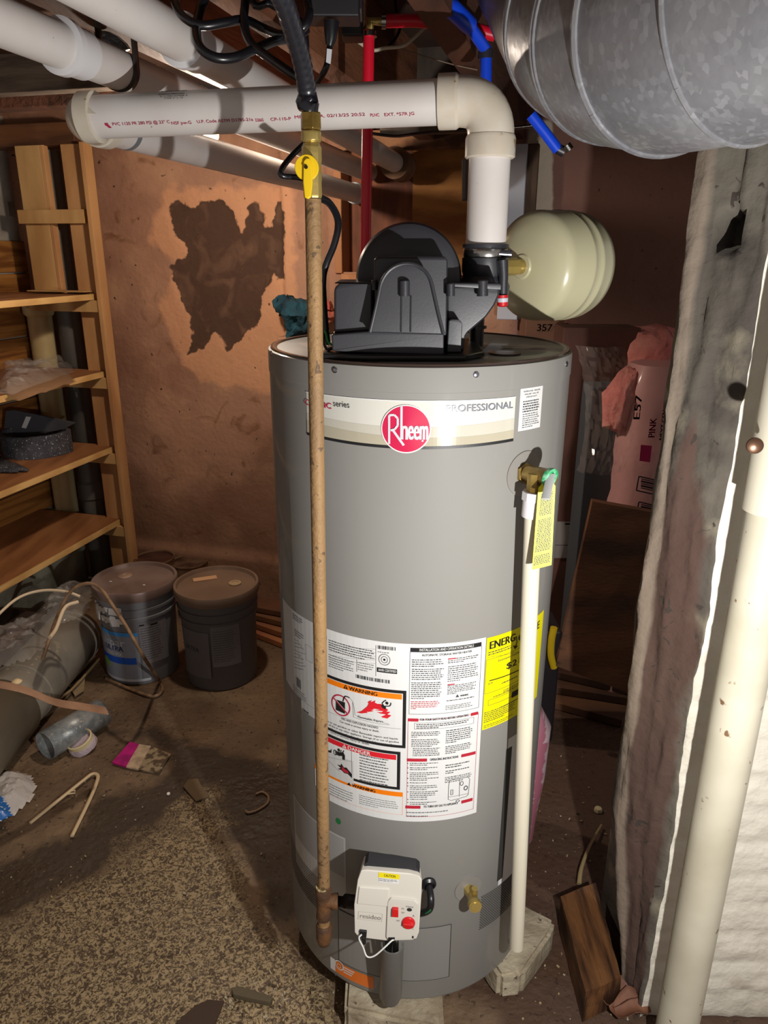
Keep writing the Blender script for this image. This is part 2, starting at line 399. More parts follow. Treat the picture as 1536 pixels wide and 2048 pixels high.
attr(wb, 'patch', sdist(PW, pat))
attr(wb, 'rim', sdist(PW, pr([(300, 480), (330, 380), (590, 370), (600, 640), (560, 700), (600, 800), (400, 760), (370, 730), (320, 620), (350, 530)])))
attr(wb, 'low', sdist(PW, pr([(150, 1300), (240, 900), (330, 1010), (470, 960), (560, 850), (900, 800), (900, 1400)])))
attr(wb, 'east_shade', [a-rg for a, b in PW])  # shade on the right section of wall, put into the plaster colour
attr(wb, 'pale', sdist(PW, pr([(1056, 240), (1105, 240), (1105, 700), (1056, 700)])))  # plaster strip coloured lighter where lamp light reaches the wall
# boards nailed over the opening behind the heater
bw = mat('board_brown', (128, 70, 34), .7, col2=(92, 46, 22), scale=6, stretch=(3, 3, .8), bump=.3)
bw2 = mat('board_tan', (176, 122, 62), .75, col2=(140, 88, 42), scale=5, stretch=(1, 1, 3), bump=.3)
e = emp('boarded_opening', R((OPN[0]+OPN[1])/2, .08, OPN[2]), 'brown and tan boards closing the wall opening behind the blower', 'boards')
um = uv(W(825, 400, v=.08))[0]
bx = (RU, RV, V((0, 0, 1)))
MB().box(R((OPN[0]+um)/2-.02, .095, (OPN[2]+OPN[3])/2), (um-OPN[0]+.04, .02, OPN[3]-OPN[2]+.04), bx).out('brown_board', bw, e, False)
MB().box(R((OPN[1]+um)/2+.02, .09, (OPN[2]+OPN[3])/2), (OPN[1]-um+.04, .02, OPN[3]-OPN[2]+.04), bx).out('tan_board', bw2, e, False)
bk = mat('ledge_brick', (186, 132, 92), .9, col2=(150, 98, 66), scale=9, bump=1, bscale=30)
m = MB()
for i in range(6): m.box(R(OPN[0]+.09+i*.155, .03+.004*(i % 2), OPN[2]-.022), (.15, .12, .045), bx)
o = m.out('window_sill', bk, None, bevel=.006); dense(o, 3); disp(o, .004, 12); struct(o)
m = MB()
m.box(R(OPN[0]-.0, .05, (OPN[2]+OPN[3])/2), (.03, .13, OPN[3]-OPN[2]), bx)
struct(m.out('trim_1', mat('jamb', (170, 118, 80), .9, bump=.8), None, bevel=.004))

# ---- left wall: plaster above, board siding, concrete footing
ZT = 2.0
def zpx(px, py, v): return uv(W(px, py, v=v))[2]
z1 = uv(W(40, 480, u=UL))[2]; z0 = uv(W(60, 1130, u=UL))[2]
lw = MB().box(R(UL-.06, -1.2, ZT/2), (.1, 2.6, ZT), bx).out('wall_left', mat('wall_white', (176, 168, 156), .9, col2=(130, 122, 112), scale=4, bump=.8, bscale=12), None, False)
struct(lw)
sm = mat('siding', (164, 112, 56), .45, col2=(112, 68, 32), scale=3.2, stretch=(1, .5, 9), bump=.15, bscale=30, distort=1)
bd = MB(); k = 0; z = max(z0, .36)
while z < z1-.05:
    bd.box(R(UL-.002+.002*(k % 2), -1.2, z+.065), (.018, 2.58, .124), bx); z += .13; k += 1
bd.out('siding_boards', sm, lw, bevel=.004)
ft = MB().box(R(UL+.02, -1.3, .17), (.26, 2.5, .36), bx).out('trim_2', mat('footing', (168, 168, 148), .95, col2=(120, 114, 98), scale=5, bump=1.2, bscale=18), None, bevel=.02)
dense(ft, 4); disp(ft, .018, 5); struct(ft)

# ---- right wall: plastered stone end on the left side, white painted brick in front
pm = Sh('pier_plaster', .92, .9, 35)
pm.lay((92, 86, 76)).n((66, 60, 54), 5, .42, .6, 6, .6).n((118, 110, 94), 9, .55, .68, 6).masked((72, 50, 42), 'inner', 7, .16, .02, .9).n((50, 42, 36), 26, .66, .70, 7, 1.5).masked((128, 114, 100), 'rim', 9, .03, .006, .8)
wp = Sh('painted_brick', .55, 1, 30)
wp.lay((212, 206, 192)).n((186, 178, 160), 4, .5, .7, 5).n((120, 92, 60), 7, .68, .78, 6, k=.6)
PF = [(1.7, 1.36), (.52, 1.36), (.457, 1.19), (.532, 1.10), (1.7, 1.095)]
def path(t):
    i = min(int(t), 3); f = t-i; return V((PF[i][0]*(1-f)+PF[i+1][0]*f, PF[i][1]*(1-f)+PF[i+1][1]*f, 0))
ts = fr(0, 1, .1)[:-1]+fr(1, 2, .25)[:-1]+fr(2, 3, .06)[:-1]+fr(3, 4, .0105)
zz = fr(0, 2.0, .012)
hole = [(2.36, zpx(1430, 425, 0) and W(1430, 418, x=.50).z), (2.62, W(1430, 440, x=.50).z), (2.6, W(1430, 505, x=.50).z), (2.25, W(1430, 500, x=.50).z)]
def pier(t, z):
    p = path(t); q = V((0, 0, 0))
    n = fbm(t*1.3, z, 3, 3, 4); n2 = fbm(t*2, z, 8, 14, 3)
    if 1 < t <= 3.0:
        w_ = 1-abs(t-3)*0; p.x += .018*n+.006*n2; p.y += .012*fbm(t, z, 5, 4)+.006*fbm(t, z, 6, 25, 3)
        if z < .42: q_ = (.42-z)/.42*(1-max(0, t-2)); p.x += q_*.055; p.y -= q_*.04           # the far edge is broken away near the floor
        if 2.0 <= t <= 2.95: p.x += .012*math.sin(z*5)*(t-2)*(3-t)*2
        if 2.3 < t < 2.62 and hole[3][1] < z < hole[0][1]-.012*abs(t-2.5)*8: p.x += .05; p.y += .07
    if t > 3.0:
        x = (t-3)*1.155; row = int(z/.075); bx_ = (x+(.11 if row % 2 else 0)) % .22; dz = z % .075
        g = 1 if min(bx_, .22-bx_) < .006 or min(dz, .075-dz) < .007 else 0
        p.y += .0045*g+.007*fbm(x, z, 2, 5)+.006*fbm(x, z, 3, 30, 3)
        if x < .04: p.y += .012*fbm(1, z, 5, 4)*(1-x/.04)
    p.z = z; return p
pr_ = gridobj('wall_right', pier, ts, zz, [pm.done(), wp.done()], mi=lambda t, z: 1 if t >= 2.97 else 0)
PP = [(t, z) for z in zz for t in ts]
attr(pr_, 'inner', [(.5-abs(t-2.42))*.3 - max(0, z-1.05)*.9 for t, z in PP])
attr(pr_, 'rim', [.03-abs(t-2.03)*.18 if t > 1 else -.2 for t, z in PP])
struct(pr_)

# ---- ceiling: floor boards on joists
jm = mat('joist_wood', (96, 56, 36), .8, col2=(56, 32, 20), scale=5, stretch=(2, .3, 3), bump=.7, bscale=35)
jm2 = mat('joist_orange', (138, 86, 54), .8, col2=(88, 50, 30), scale=5, stretch=(2, .3, 3), bump=.7, bscale=35)
cl = MB()
for i in range(16): cl.box(R(-1.9+i*.27, -1.3, 2.075), (.262, 4.4, .02), bx)
struct(cl.out('ceiling', mat('subfloor', (76, 52, 38), .9, col2=(48, 32, 24), scale=6, bump=.4), None, False))
zj = 1.855
ju = [uv(W(300, 100, z=zj))[0], uv(W(590, 110, z=zj))[0]+.02, uv(W(940, 200, z=zj))[0]+.05]
ju = [ju[0]-.55, ju[0], ju[1], ju[2]]+[ju[2]+.5, ju[2]+.95]
for i, u in enumerate(ju):
    if i == 0: continue
    o = MB().box(R(u, -1.45, zj+.105), (.055, 3.2, .21), bx).out('ceiling_joist', jm2 if i == 2 else jm, None, False)
    tag(o, ['dark joist at the far left above the shelf', 'brown joist between the two white ceiling drain pipes', 'orange brown joist behind the looped black cable', 'dark joist beside the blue tubing', 'joist above the round duct', 'joist over the right wall'][i], 'joist', 'ceiling joists')
# cross pieces at the top left and the plate on the back wall
def slab(name, px0, py0, px1, py1, v, dep, m, lab, cat, **k):
    a = uv(W(px0, py0, v=v)); b = uv(W(px1, py1, v=v)); return tag(MB().box(R((a[0]+b[0])/2, v+dep/2, (a[2]+b[2])/2), (b[0]-a[0], dep, a[2]-b[2]), bx).out(name, m, None, bevel=.003, **k), lab, cat)
slab('wall_plate', -120, 254, 150, 289, -.16, .09, mat('plate_wood', (104, 66, 36), .7, col2=(74, 42, 22), scale=6, stretch=(.6, 1, 4)), 'dark brown timber lying across the tops of the shelf posts', 'timber')
slab('header_beam', -150, 172, 250, 205, -.75, .06, jm, 'rough brown beam crossing above the left elbow', 'timber')
slab('header_beam', -150, 118, 260, 172, -.95, .05, mat('grey_wood', (92, 78, 64), .9, col2=(58, 46, 36), scale=6, stretch=(.6, 1, 5), bump=.5), 'weathered grey board at the top left under the first white pipe', 'timber')
slab('blocking_board', 560, 60, 760, 160, -.62, .03, mat('red_board', (120, 62, 42), .75, col2=(90, 44, 30), scale=4, stretch=(.5, 1, 4)), 'reddish brown board between joists behind the red tubing', 'board')
slab('blocking_board', 760, 60, 1000, 262, -.35, .03, mat('grey_board', (96, 84, 74), .85, col2=(58, 46, 38), scale=4, stretch=(2, 1, .8)), 'grey brown rough board behind the right plastic elbow', 'board')
slab('wall_plate', 690, 262, 960, 292, -.06, .06, mat('rubble', (146, 104, 74), .95, col2=(86, 58, 40), scale=9, bump=1.5, bscale=20), 'crumbling plaster strip above the boarded wall opening', 'plaster')
slab('wall_board', 1012, 288, 1034, 640, -.10, .03, flat('bluewhite', (176, 178, 188)), 'narrow bluish white board behind the vertical white vent pipe', 'board')
slab('wall_board', 1034, 288, 1056, 640, -.08, .03, mat('brown_strip', (96, 76, 58), .8, col2=(70, 52, 38), scale=6), 'narrow brown board beside the bluish white board', 'board')
ALB = .88
# ================================================================ WATER HEATER
CX, CY, TR, Z0, Z1 = .0608, 1.3433, .265, .07, 1.331
wh = emp('water_heater', (CX, CY, Z0), 'tall grey gas water heater cylinder on concrete blocks', 'water heater')
tg = mat('heater_grey', (146, 144, 139), .55, .0, coat=.3, spec=.12, crough=.07)
_m = CylMap((CX, CY, 0), (0, 0, 1), TR, (0, -1, 0)); TK0 = _m.uv(830, 787)[1]-Z0
prof = [(TR-.012, 0), (TR-.003, .004), (TR, .012), (TR, TK0), (TR+.0012, TK0+.0008), (TR+.0012, 1.25), (TR+.0005, 1.257), (TR-.004, 1.259)]
MB().lathe(prof, (CX, CY, Z0), n=160, caps=True).out('jacket', tg, wh)
tb = mat('heater_top', (66, 52, 46), .22, .0, coat=.4)
MB().lathe([(TR-.003, 1.2585), (TR-.004, 1.2615), (TR-.012, 1.2612), (TR-.016, 1.258), (.0, 1.2585)], (CX, CY, Z0), n=128, caps=False).out('top_cover', tb, wh)
TK = CylMap((CX, CY, 0), (0, 0, 1), TR, (0, -1, 0))
TK3 = CylMap((CX, CY, 0), (0, 0, 1), TR+.0012, (0, -1, 0))
white = flat('sticker_white', (232, 232, 230), .4); black = flat('ink', (22, 22, 24), .5); grey = flat('grey_ink', (120, 120, 120)); dg = flat('dark_grey_ink', (66, 66, 70))
orange = flat('warning_orange', (255, 132, 0)); red = flat('danger_red', (226, 30, 44)); dred = flat('band_red', (190, 36, 56)); yel = flat('energy_yellow', (250, 240, 0), .4); green = flat('green_ink', (20, 120, 60))
# banner
p = Print(TK); cream = flat('banner_cream', (222, 220, 210), .12); cream2 = flat('banner_beige', (204, 199, 184), .12); cream3 = flat('banner_tan', (186, 178, 156), .12)
a0, bt = TK.uv(613, 788); a1, _ = TK.uv(1031, 797); bt = TK.uv(1028, 793)[1]
_, bb0 = TK.uv(615, 864); _, bmid = TK.uv(830, 890); _, bb1 = TK.uv(1026, 862)
bt2 = TK.uv(1020, 800)[1]
n = 60
def edge(f, k=0): return bb0+(bb1-bb0)*f
def col(f0, lay, mt, lo_fn, hi_fn):
    vs = []; fs = []
    for i in range(n+1):
        f = i/n; a = a0+(a1-a0)*f; vs += [TK.pt(a, lo_fn(f), .0004+lay*.00025), TK.pt(a, hi_fn(f), .0004+lay*.00025)]
    fs = [(2*i, 2*i+2, 2*i+3, 2*i+1) for i in range(n)]; p.mb.add(vs, fs, p.mi(mt))
H = bt-min(bb0, bb1); bot = lambda f: min(bb0, bb1)-.004*math.sin(PI*f)
col(0, 0, cream, bot, lambda f: bt)
col(0, 1, cream2, bot, lambda f: bt-H*(.50+.12*math.sin(PI*f*.9+.2)))
col(0, 2, cream3, bot, lambda f: bt-H*(.70+.16*math.sin(PI*f*.8)))
col(0, 3, black, lambda f: bot(f)-.0045, bot)
col(0, 3, white, lambda f: bt-.0015, lambda f: bt)
crim = flat('crimson', (206, 24, 74), .3)
p.text('CLASSIC', 612, 809, 664, 11, crim, 5, 1); p.text('series', 668, 812, 700, 12, dg, 5)
silver = flat('silver_letters', (120, 124, 138), .4)
p.text('PROFESSIONAL', 893, 824, 1024, 14, silver, 5, 1)
p.out('brand_banner', wh, 'cream banner sticker reading CLASSIC series and PROFESSIONAL')
p = Print(TK); p.disc(812, 858, 50, 49, white, 6, 48); p.disc(812, 858, 47.5, 46.5, crim, 7, 48); lg = flat('logo_silver', (216, 216, 222), .3)
def big(t, x0, y0, x1, h, lay=9, b=1): p.text(t, x0, y0, x1, h, lg, lay, b)
p.path([(779, 887), (779, 830), (784, 829)], lg, .0032, 9); p.path([(779, 830), (789, 829), (796, 836), (796, 850), (790, 858), (782, 860)], lg, .0032, 10); p.path([(786, 859), (808, 890)], lg, .0036, 9)
p.line(803.5, 812, 803, 878, lg, .0034, 9); big('n', 803, 878, 815, 42, 9, 1); big('eem', 817, 878, 855, 42, 9, 1); p.disc(845, 881, 2, 2, lg, 9, 12)
p.out('round_logo', wh, 'round crimson logo reading Rheem')
# info label by the relief valve
p = Print(TK); p.rect(1041, 778, 1085, 862, white)
for i, t in enumerate(('TEMPERATURE - PRESSURE', 'RELIEF VALVE', 'IMPORTANT')): p.text(t, 1046+i*3, 785+i*5.4, 1079-i*3, 2.8, dg, 2)
p.greek(1046, 801, 1079, 826, 5, dg, 2, .9, .6); p.greek(1045, 827, 1078, 857, 7, grey, 2, .6, .5)
p.out('relief_valve_label', wh, 'small white printed label right of the banner')

# the big white instruction label
p = Print(TK)
a0, b0 = TK.uv(563, 1214); a1, b1 = TK.uv(972, 1275); _, b2 = TK.uv(945, 1633)
b0 = TK.uv(830, 1288)[1]; b2 = TK.uv(840, 1643)[1]; aw = TK.uv(566, 1200)[0]; ax_ = TK.uv(598, 1394)[0]; ay = TK.uv(604, 1430)[0]; am = TK.uv(652, 1300)[0]
p.raw(am, b0, a1, b2, white)
p2 = Print(TK); bl = TK.uv(600, 1395)[1]; bl2 = TK.uv(640, 1455)[1]
lw_ = flat('side_label', (206, 206, 204), .35)
p2.raw(aw, b0, am-.0005, bl, lw_); p2.raw(ay, bl-.0006, am-.0005, bl-.022, lw_)
# the data plate
p.greek(658, 1277, 750, 1300, 5, dg, 2, .8, .5); p.greek(658, 1306, 709, 1333, 6, dg, 2, .6, .42); p.greek(716, 1322, 748, 1340, 4, grey, 2)
p.line(752, 1290, 752, 1352, dg, .0006, 2); p.line(714, 1318, 714, 1343, dg, .0006, 2)
for k_ in range(5): p.line(658, 1288+k_*7, 752, 1298+k_*7.2, grey, .0004, 1)
p.bars(755, 1290, 792, 1297, 18, dg); p.greek(756, 1301, 793, 1305, 1, grey)
p.disc(769, 1319, 12, 11.5, grey, 2, 26, .12); p.disc(769, 1319, 7, 7, grey, 2, 20, .2); p.disc(769, 1319, 2.4, 2.4, black, 2, 12)
p.rect(754, 1334, 794.5, 1343, black, 2); p.text('AHRI CERTIFIED', 757, 1341, 793, 5, white, 3, 1); p.bars(712, 1348, 781, 1355, 30, dg)
# warning panel
def panel(x0, y0, x1, y1, t, lay=1, head=None, htext='', hx=(0, 0), hcol=black, hy=9, hb=12):
    """heavy black frame with a coloured heading, given by its right edge"""
    a0, b0 = TK.uv(x0, y0); a1, b1 = TK.uv(x1, y1); b0 = TK.uv(x1-5, y0)[1]; b1 = TK.uv(x1-5, y1)[1]
    p.raw(a0, b0, a1, b1, black, lay); p.raw(a0, b0-t, a1-t, b1+t, white, lay+1)
    hh = .0105; p.raw(a0, b0-t-.001, a1-t-.0015, b0-t-.001-hh, head, lay+2)
    ax0 = TK.uv(hx[0], y0)[0]; ax1 = TK.uv(hx[1], y0)[0]
    vs, fs = textpoly(htext); mx = max(v[0] for v in vs); yb = b0-t-.001-hh+.0018
    s_ = (ax1-ax0)/mx
    for k_ in (-.0003, 0, .0003): p.mb.add([TK.pt(ax0+x*s_+k_, yb+y*.0105, .0004+(lay+4)*.00025) for x, y in vs], fs, p.mi(hcol))
    c = ax0-.0065; p.mb.add([TK.pt(c-.0045, yb, .0004+(lay+4)*.00025), TK.pt(c+.0045, yb, .0004+(lay+4)*.00025), TK.pt(c, yb+.0085, .0004+(lay+4)*.00025)], [(0, 1, 2)], p.mi(hcol))
    p.mb.add([TK.pt(c-.0006, yb+.0018, .0004+(lay+6)*.00025), TK.pt(c+.0006, yb+.0018, .0004+(lay+6)*.00025), TK.pt(c+.0006, yb+.006, .0004+(lay+6)*.00025), TK.pt(c-.0006, yb+.006, .0004+(lay+6)*.00025)], [(0, 1, 2, 3)], p.mi(head))
panel(632, 1381, 811, 1496, .0058, 1, orange, 'WARNING', (699, 755), black)
p.disc(682, 1410, 19.5, 21, flat('ring_red', (190, 34, 66)), 4, 40, .13)
p.poly([(673, 1398), (691, 1404), (691, 1427), (673, 1419)], black, 5); p.line(668, 1393, 697, 1427, flat('ring_red', (190, 34, 66)), .0030, 7); p.line(668.5, 1392, 698, 1426, white, .0006, 8)
p.path([(687, 1402), (689, 1394), (692, 1391.5), (697, 1393), (700, 1395)], black, .0022, 5)
p.path([(700, 1395), (706, 1402), (709, 1414), (711, 1429), (717, 1433), (760, 1443), (778, 1447)], grey, .0006, 4); p.path([(706, 1404), (707, 1420), (708, 1433), (714, 1436), (760, 1447), (780, 1449)], grey, .0006, 4)
p.poly([(714, 1424), (724, 1421), (729, 1417), (735, 1412), (738, 1406), (736, 1404), (740, 1400), (741, 1405), (746, 1402), (752, 1400), (750, 1404), (756, 1407), (763, 1407), (767, 1412), (772, 1415), (777, 1419), (773, 1422), (781, 1423), (775, 1428), (781, 1429), (783, 1430), (775, 1436)], red, 5)
p.poly([(738, 1409), (740, 1402), (744, 1399), (742, 1406)], red, 5); p.poly([(762, 1410), (767, 1407), (770, 1411), (772, 1410), (770, 1417), (766, 1415)], black, 6)
p.disc(774.5, 1405, 3, 3, black, 7, 16); p.path([(767, 1411), (765, 1405), (769, 1401), (773, 1399)], black, .0016, 7); p.path([(772, 1411), (780, 1411), (782.5, 1407), (782, 1404)], black, .0016, 7); p.path([(772, 1412), (770, 1417)], black, .002, 7)
p.text('Flammable Vapors', 717, 1434, 767, 4.4, dg, 6, 0, 1444)
ln = lambda t, x0, y0, x1, y1, h, **k: p.text(t, x0, y0, x1, h, dg, 5, k.get('b', 0), None)
p.text('FIRE AND EXPLOSION HAZARD', 684, 1438, 757, 4.4, dg, 5); p.text('Can result in serious injury or death.', 681, 1443.5, 759, 4.0, dg, 5)
for i, t in enumerate(('Do not store or use gasoline or other flammable vapors and liquids', 'in the vicinity of this or any other appliance. Storage of or use of gasoline', 'or other flammable vapors or liquids in the vicinity of this or any other', 'appliance can result in serious injury or death.')):
    p.text(t, 634, 1431+i*6.0, (797, 799, 792, 740)[i], 3.6, dg, 5)
p.line(655, 1421, 802, 1457, grey, .0005, 5)
panel(632, 1503, 800, 1579, .0058, 1, red, 'DANGER', (696, 741), white)
p.rect(640, 1492, 707, 1538, flat('panel_grey', (212, 212, 208)), 3)
p.line(704, 1498, 705, 1545, grey, .0005, 5); p.line(654, 1512, 704, 1522, grey, .0005, 5); p.line(658, 1520, 680, 1542, grey, .0004, 5)
p.poly([(672, 1500), (680, 1503), (688, 1504), (691, 1510), (691, 1519), (686, 1518), (686, 1511), (680, 1511), (673, 1508)], black, 6); p.disc(672, 1504, 3.5, 5.5, dg, 6, 18, .3); p.disc(679, 1499, 2.4, 3, black, 6); p.path([(683, 1503), (684, 1499)], black, .0014, 6); p.path([(687, 1504), (689, 1500)], black, .0014, 6)
p.poly([(655, 1494), (658, 1500), (663, 1500), (665, 1496), (664, 1505), (658, 1503)], black, 6)
p.poly([(684, 1526), (689, 1534), (694, 1534), (698, 1539), (705, 1547), (705, 1555), (697, 1547), (690, 1545), (684, 1539), (677, 1537), (683, 1535), (676, 1528), (683, 1530)], black, 6); p.poly([(685, 1531), (690, 1536), (697, 1541), (699, 1546), (690, 1543), (685, 1538)], dred, 7)
p.greek(720, 1505, 778, 1566, 11, dg, 5, .6, .42)
# lower warning
a0, b0 = TK.uv(632, 1590); a1, b1 = TK.uv(805, 1634); b0 = TK.uv(800, 1584)[1]; b1 = TK.uv(800, 1629)[1]
p.raw(a0, b0, a1, b1, orange, 1); p.raw(a0, b0-.0095, a1-.0007, b1+.0007, white, 2)
ax0 = TK.uv(705, 1570)[0]; ax1 = TK.uv(751, 1580)[0]; vs, fs = textpoly('WARNING'); s_ = (ax1-ax0)/max(v[0] for v in vs)
for k_ in (-.0003, 0, .0003): p.mb.add([TK.pt(ax0+x*s_+k_, b0-.0078+y*.0088, .0015) for x, y in vs], fs, p.mi(black))
c = ax0-.006; p.mb.add([TK.pt(c-.004, b0-.0078, .0015), TK.pt(c+.004, b0-.0078, .0015), TK.pt(c, b0-.001, .0015)], [(0, 1, 2)], p.mi(black))
p.greek(658, 1563, 712, 1587, 5, grey, 4, .7, .4); p.greek(719, 1587, 798, 1607, 5, grey, 4, .5, .4)
# installation panel
p.frame(820, 1303, 963, 1428, dg, 2, .0006)
_, yb = TK.uv(821, 1303)
p.rect(821, 1295, 962, 1303, black, 3); p.text('INSTALLATION AND OPERATION DETAILS', 839, 1301.5, 946, 5.2, white, 5, 1)
p.text('AUTOMATIC STORAGE WATER HEATER', 844, 1312, 943, 4.2, dg, 3, 1)
p.greek(824, 1317, 889, 1334, 4, dg, 3, .7, .5); p.greek(824, 1336, 889, 1360, 6, dg, 3, .9, .5); p.greek(823, 1363, 887, 1398, 9, dg, 3, .4, .5); p.greek(822, 1401, 879, 1418, 5, dred, 3, .2, .5)
p.greek(896, 1316, 957, 1327, 3, dg, 3, .5, .5); p.rect(896, 1316.5, 912, 1318.5, dred, 4); p.greek(896, 1331, 957, 1364, 8, dg, 3, .4, .45); p.greek(895, 1370, 952, 1389, 6, dg, 3, .3, .5); p.rect(895, 1368, 909, 1370, dred, 4)
p.text('WARNING', 920, 1392.5, 936, 3.4, dg, 4, 1); p.poly([(911, 1394), (918, 1393), (914.5, 1388)], dg, 4); p.greek(893, 1399, 950, 1403, 1, dg, 3, .95); p.greek(891, 1410, 944, 1420, 3, grey, 3, 1)
# safety + operating panels
p.frame(816, 1438, 956, 1633, dred, 2, .0006)
def band(y, x0, xa, xb, x1, t, ta, tb):
    p.rect(x0, y, xa, y+6, dred, 3); _, b = TK.uv(xa-8, y); _, b_ = TK.uv(xa-8, y+6); a, _ = TK.uv(xb, y); c, _ = TK.uv(x1, y); p.raw(a, b, c, b_, dred, 3); p.text(t, ta, y+4.8, tb, 4.4, dg, 3, 1)
band(1436, 816, 837, 941, 955, 'FOR YOUR SAFETY READ BEFORE OPERATING', 840, 936)
band(1516, 814, 854, 922, 950, 'OPERATING INSTRUCTIONS', 860, 916)
band(1610, 811, 841, 922, 944, 'TO TURN OFF GAS TO APPLIANCE', 847, 915)
p.frame(829, 1445, 947, 1458, grey, 3, .0005); p.greek(833, 1446.5, 942, 1457, 3, dg, 4, .4, .55)
p.greek(823, 1462, 881, 1475, 4, dg, 3, .2, .5); p.greek(823, 1477, 881, 1494, 5, dg, 3, .7, .5); p.greek(826, 1495, 882, 1512, 5, dg, 3, .95, .5)
p.greek(892, 1459, 946, 1487, 7, dg, 3, .4, .5); p.greek(891, 1491, 943, 1508, 5, dg, 3, .4, .5)
for i, (y, k_) in enumerate(((1524, 2), (1533, 2), (1543, 3), (1554, 2), (1563, 1), (1569, 3), (1581, 4), (1596, 1), (1602, 2))): p.greek(820, y, 877, y+k_*3.6, k_, dg, 3, .6, .45); p.rect(815, y+1, 816.5, y+3, dg, 3)
p.greek(891, 1528, 942, 1537, 2, dg, 3, .6, .5); p.greek(891, 1540, 941, 1548, 2, dg, 3, .3, .5); p.greek(890, 1553, 942, 1566, 4, dg, 3, .7, .5)
p.path([(897, 1570), (899, 1561), (905, 1558), (936, 1553), (939, 1558), (936, 1588), (932, 1592), (902, 1600), (896, 1598), (897, 1570)], grey, .0009, 4); p.path([(919, 1557), (918, 1592)], grey, .0008, 4); p.path([(897, 1593), (936, 1586)], grey, .0006, 4)
p.frame(901, 1579, 906, 1589, dg, 4, .0008); p.disc(923, 1566, 3.5, 4.4, dg, 4, 18, .25); p.disc(931, 1575, 4, 4.6, dg, 4, 18, .35); p.disc(915, 1601, 4, 2.5, dg, 4, 12, .3)
p.greek(813, 1622, 915, 1626, 1, grey, 3, .8, .6); p.greek(813, 1629, 860, 1633, 1, grey, 3, .9, .6)
for o_ in p.mb.v: pass
p.out('instruction_label', wh, 'large white label with orange WARNING and red DANGER panels')
# side wiring label
p2.greek(586, 1224, 606, 1236, 3, dg, 2, .8, .45); p2.greek(590, 1256, 610, 1270, 3, grey, 2)
for i in range(9): p2.path([(589, 1278+i*7), (598+i % 3*5, 1283+i*7), (600+i % 4*4, 1290+i*6)], grey, .0006, 2)
p2.frame(612, 1288, 625, 1318, grey, 2, .0005); p2.bars(593, 1352, 602, 1370, 6, dg); p2.greek(587, 1366, 612, 1384, 4, grey, 2, .7, .4); p2.greek(605, 1412, 628, 1420, 1, dg, 2)
p2.out('wiring_label', wh, 'pale wiring diagram label left of the gas pipe')
# energy guide
p = Print(TK); a0, _ = TK.uv(974, 1275); b0 = TK.uv(974, 1276)[1]; b1 = TK.uv(961, 1461)[1]; a1 = a0+.16
p.raw(a0, b0, a1, b1, yel, 1)
p.text('ENERG', 979, 1298, 1028, 15, black, 3, 2); p.text('GUIDE', 1036, 1283, 1075, 15, black, 3, 2)
p.path([(1032, 1272), (1033, 1284), (1030, 1294)], black, .002, 4); p.poly([(1025, 1291), (1035, 1291), (1029, 1298)], black, 4)
p.greek(976, 1303, 1022, 1312, 2, dg, 3, 1, .5); p.line(975, 1314, 1045, 1300, dg, .0004, 3)
p.frame(972, 1320, 1047, 1387, dg, 3, .0005); p.text('Estimated Yearly Energy Cost', 996, 1323, 1060, 4, dg, 3)
p.text('$210', 1012, 1338, 1049, 12, black, 4, 1); p.line(978, 1361, 1038, 1339, black, .0016, 4); p.text('$179', 976, 1369, 984, 3.2, dg, 4)
p.greek(1003, 1364, 1036, 1368, 1, dg, 3, .9); p.greek(1006, 1379, 1040, 1385, 2, dg, 3, 1, .45); p.greek(986, 1392, 1033, 1395, 1, dg, 3, 1)
p.frame(976, 1400, 1033, 1411, dg, 3, .0005); p.rect(1023, 1384, 1060, 1395, black, 4); p.greek(1001, 1412, 1036, 1415, 1, dg, 3, 1); p.greek(968, 1424, 1030, 1446, 6, dg, 3, .6, .45); p.greek(967, 1450, 1025, 1457, 2, dg, 3, .8, .35)
p.out('energy_label', wh, 'bright yellow ENERGY label on the right side')
# lined label low on the left, orange sticker, green dot, slim white label right
p = Print(TK); b0 = TK.uv(690, 1676)[1]; b1 = TK.uv(590, 1715)[1]; a0 = TK.uv(588, 1610)[0]; a1 = TK.uv(691, 1680)[0]
p.raw(a0, b0, a1, b1, flat('pale_label', (186, 184, 180), .35))
for i in range(22): p.raw(a0+.006, b0-.006-i*.0042, a1-.004, b0-.0068-i*.0042, dg, 1)
p.out('lined_label', wh, 'pale label of fine lines low on the left')
p = Print(TK); b0 = TK.uv(661, 1912)[1]; b1 = TK.uv(664, 1937)[1]; a0 = TK.uv(661, 1912)[0]; a1 = TK.uv(747, 1945)[0]
p.raw(a0, b0, a1, b1, flat('hose_orange', (244, 124, 40), .35)); p.raw(a0, b0, a0+.013, b1, white, 1); c = V(TK.uv(676, 1931))
for k_ in (9, 6.5, 4): p.disc(679, 1930, k_, k_, white if k_ != 6.5 else orange, 2+int(9-k_), 26, .22)
bq = b0-.004
for i, t in enumerate(('Contractor', 'Service sticker', 'Do not remove')):
    p.raw(a0+.034, bq-i*.0062, a0+.060-i*.003, bq-.0030-i*.0062, white, 2)
p.out('orange_sticker', wh, 'orange and white sticker near the bottom')
p = Print(TK); p.disc(677, 1642, 5, 6, green, 1, 16); p.out('green_dot', wh)
p = Print(TK); a0 = TK.uv(1012, 1500)[0]; b0 = TK.uv(1016, 1478)[1]; b1 = TK.uv(1004, 1765)[1]
p.raw(a0+.004, b0, a0+.06, b1, white); p.raw(a0+.0, TK.uv(1010, 1500)[1], a0+.016, TK.uv(1008, 1752)[1], flat('edge_black', (58, 58, 56)), 1)
p.out('edge_label', wh, 'slim white and black label beside the discharge pipe')
